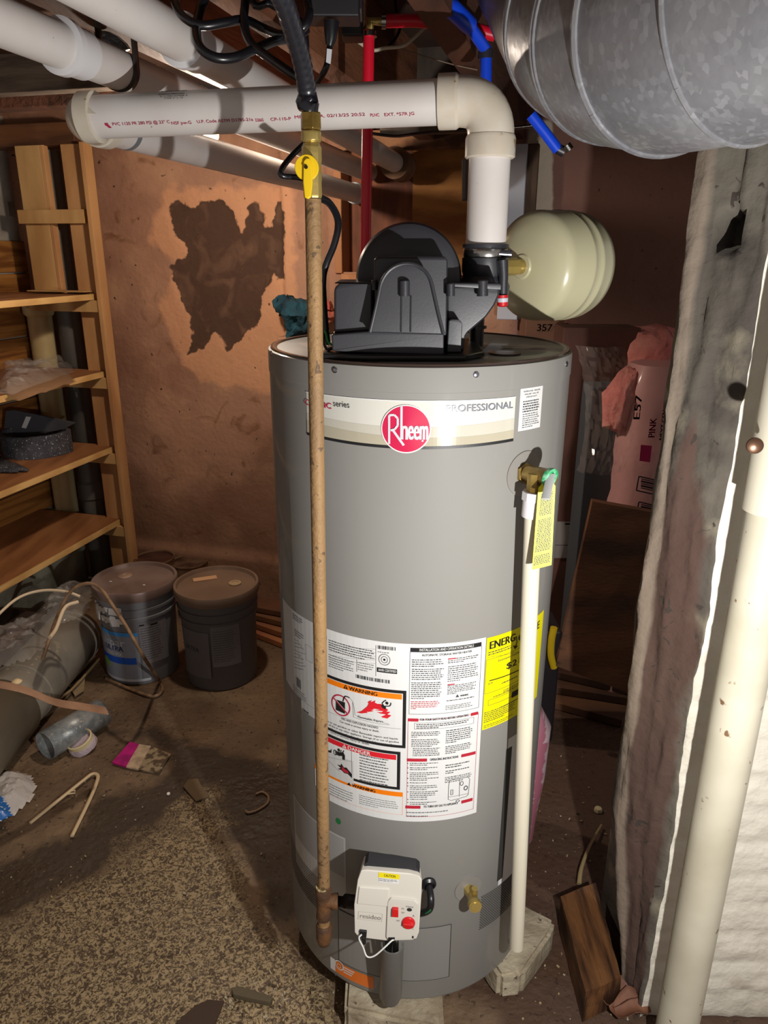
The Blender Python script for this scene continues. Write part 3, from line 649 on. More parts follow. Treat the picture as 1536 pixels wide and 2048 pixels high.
# perforated intakes
for (x0, y0, x1, y1) in ((962, 1746, 1032, 1835), (586, 1700, 650, 1830)):
    p = Print(TK); a0, _ = TK.uv(x0, (y0+y1)/2); a1, _ = TK.uv(x1, (y0+y1)/2); xm = max(x0, 650) if x0 < 700 else x0
    b0 = TK.uv(968, 1790)[1]; b1 = TK.uv(968, 1856)[1]; hm = flat('hole_dark', (30, 28, 27))
    n1 = int((a1-a0)/.0046); n2 = int((b0-b1)/.0032)
    for j in range(n2):
        for i in range(n1):
            a = a0+(i+.5*(j % 2))*.0046; b = b0-j*.0032; p.mb.add([TK.pt(a, b, .0005), TK.pt(a+.003, b, .0005), TK.pt(a+.003, b-.0017, .0005), TK.pt(a, b-.0017, .0005)], [(0, 1, 2, 3)], p.mi(hm))
    p.out('air_intake', wh)
# access door in the jacket
p = Print(TK); a0, _ = TK.uv(677, 1835); b0 = TK.uv(840, 1856)[1]; a1, b1 = TK.uv(903, 1838); b1 = TK.uv(850, 1960)[1]
dgy = flat('seam', (52, 50, 48)); gl = flat('jacket_trim', (120, 118, 113), .4)
p.raw(a0, b0, a1, b1, mat('door_grey', (144, 142, 137), .55, 0, coat=.3, spec=.12, crough=.07), 3); 
for q in ((a0, b0+.0012, a1, b0), (a0, b1, a0+.0012, b0), (a1-.0012, b1, a1, b0), (a0, b1, a1, b1+.001)): p.raw(*q, dgy, 5)
p.out('access_door', wh)
# jacket screws
for (x, y) in ((543, 706), (670, 740), (952, 749), (1133, 728)):
    a, b = TK3.uv(x, y); c = TK3.pt(a, b, 0); nrm = (c-V((CX, CY, c.z))).normalized()
    s = MB().lathe([(.0048, 0), (.0046, .0012), (.003, .0022), (.0, .0022)], c, nrm, 20).out('screw', mat('screw_zinc', (190, 190, 205), .25, 1), wh)
# tape and cap marks on the cover
MB().box(W(1047, 693, z=1.3325), (.075, .014, .0006)).out('tape_strip', flat('tape', (150, 134, 118), .5), wh, False)
MB().lathe([(.026, 0), (.026, .002), (0, .0025)], W(1010, 706, z=1.331)-V((0, 0, .001)), n=32).out('plug_cap', mat('cap_brown', (92, 76, 68), .25, coat=.4), wh)
# escutcheons
esc = mat('escutcheon', (150, 146, 140), .4, .1)
def tn(x, y): a, b = TK.uv(x, y); c = TK.pt(a, b, 0); return c, (c-V((CX, CY, c.z))).normalized()
def wrapdisc(name, x, y, r, m, th=.002, rin=0, **k):
    a, b = TK.uv(x, y); n = 40; mbb = MB(); P = []
    for rr, e in ((r, .0), (r, th), (rin, th)):
        for i in range(n): P.append(TK.pt(a+rr*math.cos(2*PI*i/n), b+rr*math.sin(2*PI*i/n), e))
    F = [(j*n+i, j*n+(i+1) % n, (j+1)*n+(i+1) % n, (j+1)*n+i) for j in range(2) for i in range(n)]
    return mbb.add(P, F).out(name, m, wh, **k)
wrapdisc('valve_escutcheon', 1048, 947, .037, esc, rin=.012); wrapdisc('drain_escutcheon', 936, 1776, .028, esc, rin=.008); wrapdisc('control_escutcheon', 768, 1745, .046, esc, rin=.008)

# ---- relief valve with lever and tag
brass = mat('brass', (196, 166, 92), .3, .7, col2=(140, 112, 52), scale=20, bump=.15, bscale=60)
brassy = mat('brass_yellow', (210, 184, 108), .32, .7, bump=.2, bscale=50)
c, n_ = tn(1048, 947); tv = emp('relief_valve', c, 'brass relief valve with green cap and lever on the heater', 'valve')
end = W(1098, 960, d=0)  # placeholder replaced below
dirv = (n_*.9+V((.35, -.1, -.02))).normalized()
c2 = W(1072, 948, d=(c-CAM).dot(_F)-.045); c3 = W(1100, 957, d=(c-CAM).dot(_F)-.062)
MB().tube([c, c+(c2-c)*.35], .017, 6).tube([c+(c2-c)*.3, c+(c3-c)*.5, c3], [.0135, .0145, .0145], 24).out('body', brass, tv, bevel=.001)
c4 = W(1068, 990, d=(c-CAM).dot(_F)-.038)
MB().tube([c2+V((0, 0, 0)), V((c4.x, c4.y, c4.z))], [.013, .0125], 8).out('outlet', brass, tv)
gd = (c3-c2).normalized()
MB().lathe([(.0155, -.004), (.0165, 0), (.0160, .0035), (.010, .0045), (0, .0045)], c3, gd, 32).out('green_cap', mat('cap_green', (40, 176, 104), .5, col2=(150, 215, 180), scale=120), tv)
l0 = W(1102, 948, d=(c3-CAM).dot(_F)-.008); l1 = W(1091, 999, d=(c3-CAM).dot(_F)-.03)
MB().tube([l0, l1], .0068, 12, flatk=.35).out('lever', mat('zinc', (190, 192, 190), .4, .15), tv, bevel=.0008)
# yellow tag
tagm = flat('tag_yellow', (252, 242, 0), .5); dz = (c3-CAM).dot(_F)-.006
A = W(1086, 966, d=dz); B = W(1110, 972, d=dz-.004); Dn = W(1065, 1139, d=dz+.03); E_ = W(1103, 1130, d=dz+.026)
tm = PlaneMap(Dn, (E_-Dn), (A-Dn)-(E_-Dn).normalized()*((A-Dn).dot((E_-Dn).normalized())))
q = [W(x, y, d=1) for x, y in ()]
pts = [(1085, 966), (1092, 961), (1106, 966), (1111, 972), (1110, 990), (1103, 1130), (1064, 1140), (1076, 985), (1077, 976)]
fp = [tm.pt(*tm.uv(*p_), 0) for p_ in pts]
vt = emp('valve_tag', fp[5], 'long yellow printed tag hanging from the relief valve', 'tag')
MB().prism(fp, tm.n*-.0006).out('card', tagm, vt, False)
p = Print(tm); rows = 44
for i in range(rows):
    y0 = 985+i*3.28
    if i in (14, 15, 36, 37): continue
    f = i/rows; xa = 1083-16*f; xb = 1106-6*f
    yy = y0+2.0; a0, b0 = tm.uv(xa, yy+3); a1, b1 = tm.uv(xb, yy-3.4)
    a = a0
    while a < a1-.0005: w_ = random.uniform(.001, .0035); p.raw(a, b0, min(a+w_, a1), b0+.0015, black, 1); a += w_+.0008
p.out('print', vt)
# discharge pipe
pvc = mat('pvc_white', (234, 228, 224), .38, col2=(226, 218, 212), scale=7, spot=(150, 130, 100), sscale=70, slo=.72)
dp = (c4.x, c4.y); zt = c4.z
dpipe = emp('discharge_pipe', (dp[0], dp[1], .1), 'thin white plastic discharge pipe dropping from the relief valve', 'pipe')
pb = W(1033, 1893, y=dp[1]-.0)
MB().tube([V((dp[0], dp[1], zt+.0)), V((pb.x, dp[1], pb.z))], .0136, 28).out('pipe', mat('cpvc_cream', (228, 220, 198), .35), dpipe)
MB().tube([V((dp[0], dp[1], zt+.006)), V((dp[0]-.0005, dp[1], zt-.008))], .0185, 8).tube([V((dp[0], dp[1], zt-.006)), V((dp[0]-.0006, dp[1], zt-.035))], .0165, 28).out('adapter', flat('adapter_white', (235, 230, 232), .4), dpipe, bevel=.0008)
# ---- drain valve
c, n_ = tn(936, 1776); dv = emp('drain_valve', c, 'small brass drain valve low on the front of the heater', 'valve')
e1 = W(951, 1814, d=(c-CAM).dot(_F)-.055)
MB().tube([c-n_*.005, c+n_*.02], .011, 6).tube([c+n_*.015, e1+(c-e1)*.25, e1+(c-e1)*.2, e1+(c-e1)*.1, e1], [.0085, .010, .0125, .0125, .0118], 24).tube([e1+(c-e1)*.01, e1-(c-e1)*.02], .0085, 20).tube([c+n_*.022+V((0, 0, .004)), c+n_*.024+V((0, 0, .022))], [.007, .006], 10).out('body', brassy, dv)
# ---- gas control
c, n_ = tn(768, 1790)
gc = emp('gas_control', c+V((0, -.05, 0)), 'white gas control box with red switch and red dial', 'gas control')
O = W(775, 1800, y=c.y-.095); e1 = V((1, -.06, -.075)).normalized(); nn = V((-.02, -1, .12)); e2 = nn.cross(e1).normalized()*1; nn = e1.cross(e2).normalized()
if nn.y > 0: nn = -nn; e2 = -e2
if e2.z < 0: e2 = -e2; 
gm = PlaneMap(O, e1, e2)
def gp(x, y, e=0): a, b = gm.uv(x, y); return gm.pt(a, b, e)
wc = mat('control_white', (224, 218, 206), .45)
out = [(722, 1741), (735, 1740), (818, 1747), (838, 1752), (844, 1760), (843, 1790), (838, 1865), (833, 1878), (780, 1882), (716, 1874), (709, 1865), (708, 1810), (715, 1760)]
sg = 1 if gm.n.y < 0 else -1
fpn = [gp(x, y, 0) for x, y in out]
MB().prism(fpn, gm.n*(-.045*sg), taper=.93).out('housing', wc, gc, bevel=.006, bseg=3)
MB().prism([gp(x, y, .004*sg) for x, y in ((782, 1793), (830, 1798), (838, 1806), (834, 1868), (828, 1876), (778, 1878), (772, 1872), (775, 1801))], gm.n*(-.006*sg)).out('panel', mat('control_white2', (216, 211, 200), .45), gc, bevel=.002)
MB().prism([gp(x, y, .0028*sg) for x, y in ((718, 1772), (779, 1776), (776, 1812), (714, 1806))], gm.n*(-.006*sg)).out('upper_step', wc, gc, bevel=.002)
MB().prism([gp(x, y, -.012*sg) for x, y in ((728, 1738), (735, 1732), (815, 1743), (832, 1746), (839, 1752), (840, 1766), (726, 1758))], gm.n*(-.025*sg)).out('rear_bracket', mat('black_plastic', (32, 33, 37), .45), gc, smooth=False)
rk = flat('knob_red', (214, 24, 30), .3)
MB().prism([gp(x, y, .010*sg) for x, y in ((785, 1810), (797, 1811), (797, 1827), (784, 1826))], gm.n*(-.008*sg)).out('switch', rk, gc, bevel=.001)
kc = gp(817, 1841, .004*sg); MB().lathe([(.0118, 0), (.0112, .004), (.0, .005)], kc, gm.n*sg, 28).box(kc+gm.n*sg*.006, (.019, .0045, .005), (e1, gm.n, e2)).out('dial', rk, gc, bevel=.001)
g2 = PlaneMap(gm.pt(0, 0, 0), e1, e2)
p = Print(PlaneMap(gm.O, gm.e1, gm.e2), eps=.0006*1)
if sg < 0: p.eps = -.0006
lay = (lambda k_: k_*sg)
p.rect(758, 1744, 800, 1754, flat('caution_yellow', (246, 226, 20)), lay(1)); p.rect(758, 1754, 799, 1763, flat('sticker_white', (226, 226, 222)), lay(1)); p.text('CAUTION', 768, 1752, 791, 5, black, lay(3)); p.greek(759, 1755, 797, 1761, 3, dg, lay(3), .7)
p.out('caution_sticker', gc, 'yellow and white CAUTION sticker')
p = Print(PlaneMap(gm.O+gm.n*sg*.0044, gm.e1, gm.e2)); p.eps = .0002*sg
p.text('ON', 803, 1818, 808, 3, grey, lay(2)); p.text('OFF', 803, 1826, 809, 3, grey, lay(2)); p.text('STATUS', 812, 1814, 827, 3, grey, lay(2)); p.disc(819, 1819, 5, 3.5, flat('window_dark', (40, 46, 44)), lay(2)); p.text('HOT', 793, 1842, 800, 3, grey, lay(2)); p.text('A', 825, 1833, 829, 4, grey, lay(2)); p.text('C', 824, 1858, 828, 4, grey, lay(2)); p.text('1', 824, 1876, 827, 5, black, lay(2))
p.out('dial_marks', gc)
p = Print(PlaneMap(gm.O, gm.e1, gm.e2)); p.eps = .0003*sg; p.frame(717, 1822, 766, 1838, flat('emboss', (196, 190, 178)), lay(1), .0008); p.text('resideo', 720, 1835, 762, 9, flat('emboss', (196, 190, 178)), lay(2), 1); p.out('embossed_name', gc)
bp = flat('plug_black', (24, 24, 26), .4)
MB().prism([gp(x, y, .004*sg) for x, y in ((719, 1858), (734, 1860), (733, 1873), (720, 1872))], gm.n*(-.01*sg)).tube([gp(727, 1872, .001*sg), gp(728, 1890, -.004*sg)], .0035).out('plug', bp, gc, bevel=.001)
MB().prism([gp(x, y, .005*sg) for x, y in ((777, 1871), (790, 1871), (789, 1878), (776, 1878))], gm.n*(-.01*sg)).out('lead_socket', bp, gc)
MB().tube([gp(724, 1862, .008*sg), gp(719, 1868, .01*sg), gp(727, 1885, .01*sg), gp(735, 1902, .012*sg), gp(750, 1899, .014*sg), gp(770, 1884, .012*sg), gp(783, 1875, .008*sg), gp(788, 1876, .004*sg)], .0014, 8, smooth=6).out('sensor_lead', flat('lead_white', (240, 240, 236), .35), gc)
bc, bn = tn(857, 1766); MB().lathe([(.014, 0), (.014, .005), (.010, .009), (.008, .005)], bc, bn, 28).out('grommet', mat('grommet', (28, 28, 30), .35), gc)
MB().tube([bc+bn*.008, bc+bn*.03+V((0, 0, -.01)), bc+bn*.028+V((-.003, 0, -.035)), bc+bn*.018+V((-.022, 0, -.055)), bc+bn*.01+V((-.04, -.0, -.06))], .0066, 14, smooth=5).out('cable', mat('cable_black', (26, 26, 30), .35), gc)
MB().tube([bc+bn*.022+V((.001, -.003, -.012)), bc+bn*.036+V((-.001, 0, -.025)), bc+bn*.030+V((-.01, 0, -.042))], .0016, 8, smooth=4).out('green_wire', flat('wire_green', (16, 130, 70)), gc)
MB().tube([W(690, 1802, y=c.y-.045), W(722, 1806, y=c.y-.035)], .0125, 16).out('inlet_nipple', mat('black_iron', (30, 26, 26), .5, .3), gc)
# ---- grey sheath over the burner tube, at the foot of the heater
ct = W(785, 1888, y=c.y-.05); cb = W(781, 1998, y=c.y-.028)
bs = emp('burner_cover', (cb.x, cb.y, cb.z), 'grey half-round metal cover under the gas control', 'cover')
n = 26; vs = []; ri, ro_ = .0185, .0215
for (pc, tl) in ((ct, 0), (cb+V((0, 0, .012)), 0), (cb, .004)):
    for rr in (ro_-tl, ri-tl):
        for i in range(n+1):
            a = PI*(1.12)*(i/n)-PI*.06; vs.append(pc+V((math.cos(a)*rr, -math.sin(a)*rr, 0)))
        
k_ = n+1; fs = []
for j in (0, 1):
    for i in range(n):
        fs.append((j*2*k_+i, j*2*k_+i+1, (j+1)*2*k_+i+1, (j+1)*2*k_+i)); fs.append((j*2*k_+k_+i, j*2*k_+k_+i+1, (j+1)*2*k_+k_+i+1, (j+1)*2*k_+k_+i))
for i in range(n): fs.append((i, i+1, k_+i+1, k_+i))
fs.append(tuple(4*k_+i for i in range(n+1)))
for e_ in (0, n): 
    for j in (0, 1): fs.append((j*2*k_+e_, j*2*k_+k_+e_, (j+1)*2*k_+k_+e_, (j+1)*2*k_+e_))
MB().add(vs, fs).out('cover_shell', mat('cover_grey', (122, 120, 117), .35, .2), bs)
MB().tube([ct+V((-.004, .004, .02)), cb+V((-.004, .006, .02))], .0055, 12).out('gas_tube', mat('alu', (190, 190, 186), .3, 1), bs)
MB().tube([ct+V((.006, .0, .022)), ct+V((.006, .004, -.05))], .006, 12).out('igniter_tube', mat('alu', (190, 190, 186), .3, 1), bs)
MB().tube([ct+V((-.012, .0, .02)), ct+V((-.008, .006, -.06))], .003, 10).out('pilot_wire', bp, bs)
# ================================================================ BLOWER ON THE HEATER
bk1 = mat('blower_black', (46, 46, 51), .38, bump=.02, bscale=300)
bk2 = mat('blower_black_gloss', (30, 30, 34), .30)
bl = emp('exhaust_blower', (.045, 1.2, Z1), 'black plastic exhaust blower on top of the heater', 'blower')
def P(x, y, Y): return W(x, y, y=Y)
def pz(px, Y, dep, name, m=bk1, bev=.003, taper=1, par=bl, dz=0): return MB().prism([P(x, y, Y) for x, y in px], V((0, dep, dz)), taper=taper).out(name, m, par, bevel=bev)
def base_poly(pts, z0, z1, name, m, par): return MB().prism([V((x, y, z0)) for x, y in pts], V((0, 0, z1-z0))).out(name, m, par, bevel=.002)
base_poly([(-.10, 1.135), (-.02, 1.118), (.12, 1.122), (.155, 1.17), (.16, 1.36), (-.09, 1.36)], Z1+.0005, Z1+.009, 'dark_plate', flat('plate_black', (16, 16, 18), .3), bl)  # thin black plate under the blower base
pz([(663, 669), (664, 701), (700, 705), (780, 709), (884, 713), (888, 708), (888, 667), (742, 662)], 1.135, .19, 'base_box')
pz([(668, 578), (676, 567), (746, 568), (746, 664), (668, 668)], 1.15, .13, 'side_chamber', bev=.004)
pz([(748, 520), (753, 512), (889, 512), (896, 519), (894, 672), (748, 672)], 1.152, .12, 'motor_cover', bev=.004)
arch = [(740, 664), (750, 622), (757, 590), (763, 564), (776, 543), (794, 531), (813, 527), (832, 530), (849, 541), (861, 560), (868, 588), (877, 628), (887, 668)]
pz(arch, 1.122, .03, 'motor_dome', bev=.005, taper=1.05)
MB().tube([P(x, y, 1.120) for x, y in arch], .0026, 8, smooth=3).out('dome_rim', bk1, bl)
for x in (803, 822): MB().tube([P(x, 592, 1.121), P(x-1, 664, 1.121)], .0012, 6).out('rib', bk1, bl)
for x, y0, y1, Y, r in ((809, 560, 592, 1.118, .0078), (901, 566, 592, 1.142, .0065), (965, 560, 592, 1.163, .0085), (749, 560, 580, 1.146, .0045)):
    MB().tube([P(x, y0, Y), P(x, y0+2, Y), P(x, y1, Y)], [r*.8, r, r], 20).out('screw_boss', bk1, bl)
dc = P(818, 557, 1.205)
MB().lathe([(0, -.001), (.070, 0), (.079, .004), (.0825, .013), (.0825, .085), (.078, .092), (0, .094)], dc, (0, 1, 0), 72).out('fan_housing', bk1, bl)
MB().lathe([(.0, -.003), (.03, -.003), (.045, 0)], dc, (0, 1, 0), 48).out('fan_cap', bk1, bl)
pz([(668, 567), (672, 564), (1000, 567), (1003, 571), (1002, 580), (895, 573)], 1.158, .13, 'seam_flange', bev=.001)
pz([(893, 572), (1000, 572), (999, 590), (990, 610), (973, 634), (951, 653), (936, 666), (930, 676), (928, 703), (893, 705)], 1.175, .11, 'outlet_volute', bev=.004)
pz([(897, 641), (902, 638), (920, 640), (925, 648), (922, 706), (893, 706)], 1.148, .05, 'foot_block', bev=.004)
VY = 1.25; VX = W(978, 350, y=VY).x
zc = lambda y: W(968, y, y=VY).z
MB().lathe([(.040, zc(590)), (.042, zc(572)), (.034, zc(552)), (.0365, zc(542)), (.0365, zc(516)), (.034, zc(515)), (.034, zc(497)), (.037, zc(495)), (.037, zc(489)), (.033, zc(488))], (VX, VY, 0), n=48).out('outlet_collar', bk1, bl)
st = mat('stainless', (200, 198, 192), .22, 1)
cl_ = MB().lathe([(.0348, zc(514)), (.0352, zc(513)), (.0352, zc(499)), (.0348, zc(498))], (VX, VY, 0), n=48).out('band_clamp', st, bl)
sp = P(1017, 507, 1.225); MB().tube([sp-V((.016, 0, 0)), sp+V((.004, 0, -.001))], .0055, 14).lathe([(.0062, 0), (.0062, .003)], sp, (.6, -.8, .1), 6).out('clamp_screw', mat('screw_zinc', (190, 190, 205), .25, 1), cl_)
MB().tube([P(1005, 520, 1.215), P(1007, 552, 1.215), P(1006, 592, 1.215)], [.009, .0075, .0068], 18).out('pressure_tap', bk1, bl)
rc = P(1005, 590, 1.212); rc2 = P(1005, 611, 1.212)
MB().tube([rc, rc2, rc2-V((0, 0, .002))], [.0085, .0082, .005], 20).out('tap_cap', flat('cap_red', (206, 24, 34), .35), bl, label='red rubber cap with a small white band')
MB().tube([P(1005, 596, 1.2115), P(1005, 604, 1.2115)], [.0088, .0086], 20).out('cap_band', flat('band_white', (200, 200, 210)), bl)
wr = P(652, 690, 1.2)
MB().tube([P(668, 690, 1.17), P(657, 685, 1.17), P(652, 668, 1.18), P(650, 660, 1.19)], .0018, 8, smooth=4).out('green_wire', flat('wire_green2', (30, 160, 70)), bl)
MB().tube([P(668, 695, 1.165), P(654, 698, 1.165), P(647, 680, 1.18), P(648, 668, 1.19)], .0026, 8, smooth=4).out('lead', flat('plug_black', (24, 24, 26), .4), bl)

# ================================================================ WHITE VENT PIPE
PR = .0318
HZ = W(860, 199, y=VY).z; LE = W(160, 236, y=1.352)
vp = emp('vent_pipe', (VX, VY, zc(490)), 'white plastic vent pipe rising from the blower and crossing to the left', 'pipe')
pv = mat('pvc_white', (234, 228, 224), .38)
MB().tube([V((VX, VY, zc(492))), V((VX, VY, HZ-.05))], PR, 40).out('riser', pv, vp)
hd = (LE-V((VX, VY, HZ))).normalized(); er = .052
P0 = V((VX, VY, HZ-er)); Cn = V((VX, VY, HZ)); el = []
for i in range(13):
    t = i/12; a = P0; b = Cn; c = Cn+hd*er
    el.append(a*(1-t)**2+b*2*t*(1-t)+c*t*t)
fit = mat('pvc_fitting', (228, 220, 206), .35, col2=(218, 206, 186), scale=14, spot=(170, 150, 105), sscale=35, slo=.62)
MB().tube([P0-V((0, 0, .002))]+el+[Cn+hd*(er+.002)], PR+.0035, 40).out('elbow', fit, vp)
MB().tube([P0+V((0, 0, .004)), P0-V((0, 0, .001)), P0-V((0, 0, .026)), P0-V((0, 0, .028))], [PR+.0045, PR+.0065, PR+.0065, PR+.004], 40).out('lower_hub', fit, vp, angle=25)
h0 = Cn+hd*er
hb = MB().tube([h0-hd*.002, h0+hd*.002, h0+hd*.028, h0+hd*.029], [PR+.004, PR+.0065, PR+.0065, PR+.004], 40).out('upper_hub', fit, vp, angle=25)
MB().tube([h0, LE-hd*.02], PR, 40).out('cross_pipe', pv, vp)
WE = W(712, 387, v=.01)
rd = (WE-LE).normalized(); e0 = LE-hd*.030; e1 = LE+rd*.050
el = [e0*(1-t)**2+LE*2*t*(1-t)+e1*t*t for t in [i/14 for i in range(15)]]
MB().tube([e0-hd*.0]+el, PR+.004, 40).out('left_elbow', fit, vp)
MB().tube([e0-hd*.003, e0-hd*.002, e0+hd*.022, e0+hd*.024], [PR+.003, PR+.0065, PR+.0065, PR+.004], 40).out('hub_ring', fit, vp, angle=25)
MB().tube([e1-rd*.004, e1-rd*.003, e1+rd*.022, e1+rd*.023], [PR+.003, PR+.0065, PR+.0065, PR+.003], 40).out('hub_ring', fit, vp, angle=25)
MB().tube([e1, WE], PR, 40).out('return_pipe', pv, vp)
MB().tube([e1+rd*.075, e1+rd*.088], PR+.0008, 40).out('tape_band', flat('grey_tape', (120, 126, 130), .4), vp)
MB().tube([WE-rd*.03, WE-rd*.026, WE-rd*.0], [PR+.001, PR+.005, PR+.006], 40).out('wall_collar', flat('collar_white', (226, 240, 246)), vp)
# print along the pipe
cm = CylMap(h0, hd, PR, (0, -1, 0), swap=True)
p = Print(cm, eps=.0004); prt = flat('pipe_print', (190, 40, 84)); pbk = flat('pipe_black', (70, 70, 74))
for t, x0, x1, y in (('PVC 1120 PR 280 PSI @ 23° C', 226, 342, 251), ('NSF pw-G', 344, 384, 249), ('U.P. Code ASTM D1785-21a', 395, 508, 246), ('D2665', 512, 528, 243), ('CP-110-P', 542, 583, 241.5), ('MFG. U.S.A. 02/13/25 20:52', 590, 731, 237), ('PLNC', 741, 759, 233), ('EXT. *57R JG', 769, 829, 232)):
    p.text(t, x0, y, x1, 6, prt, 1, 1)
p.rect(209, 246, 216, 251, prt, 1); p.poly([(214, 246), (224, 255), (219, 256), (212, 251)], prt, 1)
p.bars(322, 183, 372, 190, 34, pbk, 1); p.text('0 11942 03908 4', 320, 195, 374, 3, pbk, 1); p.text('TYPE 2" x 10', 328, 199, 366, 2.6, pbk, 1)
p.out('print', vp)

# ================================================================ GAS LINE
rust = mat('gas_pipe', (146, 114, 76), .65, .1, col2=(166, 128, 80), scale=5, bump=.5, bscale=140, spot=(104, 78, 52), sscale=70, slo=.62)
gt = W(626, 398, y=1.05); gb = W(648, 1776, y=1.05); ga = (gt-gb).normalized()
gl_ = emp('gas_pipe', gb, 'thin vertical rusty tan gas pipe standing in front of the heater', 'pipe')
MB().tube([gb, gt], .0108, 24).out('pipe', rust, gl_)
def G(y, x=None):  # point on the pipe's line at photo row y
    return W(x if x else 626+(y-398)*.0160, y, y=1.05)
iron = mat('fitting_rust', (92, 66, 48), .65, .3, col2=(126, 86, 52), scale=30, bump=.6, bscale=90)
MB().tube([G(1774, 647), G(1780, 647), G(1790, 647), G(1822, 648), G(1832, 648), G(1836, 648)], [.0125, .0150, .0135, .0135, .0150, .0125], 24).tube([G(1802, 650), G(1802, 664), G(1803, 668), G(1803, 676)], [.0125, .0125, .0145, .0145], 24).out('tee', iron, gl_)
MB().tube([G(1772, 645), G(1779, 646)], .0122, 16).out('pipe_dope', mat('dope', (190, 170, 120), .8, bump=1, bscale=200), gl_)
MB().tube([G(1834, 648), G(1850, 648)], .0108, 20).out('nipple', rust, gl_)
MB().tube([G(1848, 648), G(1852, 648), G(1876, 648), G(1886, 648), G(1890, 648)], [.0125, .0150, .0145, .011, .004], 24).out('cap', iron, gl_)
MB().tube([G(1803, 676), W(712, 1806, y=1.075)], .0098, 18).out('side_nipple', mat('black_iron', (30, 26, 26), .5, .3), gl_)
gv = emp('gas_shutoff_valve', G(395, 626), 'brass gas shutoff valve with a yellow handle above the gas pipe', 'valve')
def gx(y): return 621+(y-222)*.028
def gseg(a, b, r0, r1, n=24): return [(W(gx(a), a, y=1.05), r0), (W(gx(b), b, y=1.05), r1)]
def stack(lst, n, name, m, par, bev=0, ang=30):
    pts = [W(gx(y), y, y=1.05) for y, r in lst]; return MB().tube(pts, [r for y, r in lst], n).out(name, m, par, bevel=bev, angle=ang)
stack([(224, .0105), (226, .0135), (258, .0138), (262, .012)], 6, 'union_nut', brass, gv, .0008)
stack([(262, .0122), (266, .0132), (282, .0132), (286, .0105)], 12, 'union_ring', brassy, gv, .0006)
stack([(286, .0105), (292, .0118), (296, .0130), (322, .0130), (332, .0115), (356, .0128), (366, .0120), (390, .0124), (397, .0112)], 8, 'body', brassy, gv, .0008)
yh = flat('handle_yellow', (246, 204, 8), .4)
hc = W(614, 336, y=1.028)
MB().lathe([(0, 0), (.0150, 0), (.0155, .002), (.0150, .005), (0, .005)], hc, (0, -1, 0), 36).out('handle_disc', yh, gv, bevel=.0006)
MB().prism([W(x, y, y=1.019) for x, y in ((607, 322), (612, 316), (620, 317), (624, 330), (625, 366), (622, 393), (616, 398), (609, 395), (606, 366))], V((0, .009, 0))).out('handle_lever', yh, gv, bevel=.0012)
MB().lathe([(.0024, 0), (.0024, .0015), (0, .0015)], W(612, 334, y=1.0185), (0, -1, 0), 12).out('stem_screw', mat('screw_dark', (60, 50, 20), .4, .6), gv)
# coated flexible hose
hs = MB(); hp = [W(488, -470, d=.84), W(508, -220, d=.72), W(538, -60, d=.755), W(566, 0, d=.79), W(586, 60, d=.84), W(603, 120, d=.885), W(613, 175, d=.92), W(617, 212, y=1.05)]
cp, cr_ = catmull(hp, 12, .0116); cr_ = [.0114+.0005*math.cos(i*1.9) for i in range(len(cp))]
hm_ = mat('hose_black', (34, 35, 42), .33)
ho = tag(hs.tube(cp, cr_, 28).out('flexible_gas_hose', hm_, None), 'thick black ribbed hose coming down to the brass union', 'hose')
tp = [W(616+dx, y, y=1.048) for dx, y in ((-1, 194), (1, 198), (-4, 206), (1, 214), (0, 224))]
t_ = MB().tube(tp, [.0125, .0138, .0132, .0142, .0120], 20).out('tape_wrap', mat('tape_black', (24, 24, 30), .2), ho); disp(t_, .0022, 60)

# ================================================================ EXPANSION TANK
a_ = V((.80, .60, 0)).normalized(); fc = W(1066, 533, y=1.44); er_ = .0975
et = emp('expansion_tank', fc-V((0, 0, er_)), 'cream expansion tank lying sideways behind the white vent pipe', 'expansion tank')
ecm = mat('tank_cream', (216, 210, 172), .28, coat=.3)
pf = [(0, -.030), (.03, -.029), (.06, -.024), (.085, -.014), (.094, -.005), (er_, .006), (er_, .05), (er_+.002, .053), (er_+.002, .058), (er_, .061), (er_, .074), (er_+.002, .077), (er_+.002, .082), (er_, .085), (er_, .102), (.092, .119), (.075, .134), (.04, .146), (0, .149)]
MB().lathe(pf, fc, a_, 72).out('shell', ecm, et)
ap = fc-a_*.030
MB().lathe([(.024, -.002), (.020, -.006), (.013, -.006)], ap+a_*.004, a_, 28).out('fitting_ring', ecm, et)
MB().tube([ap+a_*.002, ap-a_*.018], .0135, 20).tube([ap-a_*.016, ap-a_*.05], .0155, 8).out('threaded_port', brassy, et)
wp_ = emp('water_supply_pipe', W(953, 700, y=1.30), 'dark water pipe and brass tee rising behind the blower outlet', 'pipe')
MB().tube([V((W(952, 690, y=1.32).x, 1.32, Z1)), V((W(952, 690, y=1.32).x, 1.32, 1.40))], .0125, 20).tube([V((W(952, 690, y=1.32).x, 1.32, Z1+.03)), V((W(952, 690, y=1.32).x, 1.32, Z1+.034))], .017, 20).out('pipe', mat('pipe_dark', (34, 32, 34), .4), wp_)
MB().tube([V((W(954, 660, y=1.32).x, 1.32, 1.395)), V((W(954, 660, y=1.32).x, 1.32, 1.425)), ap-a_*.10, ap-a_*.045], .0125, 12).out('brass_elbow', brassy, wp_)

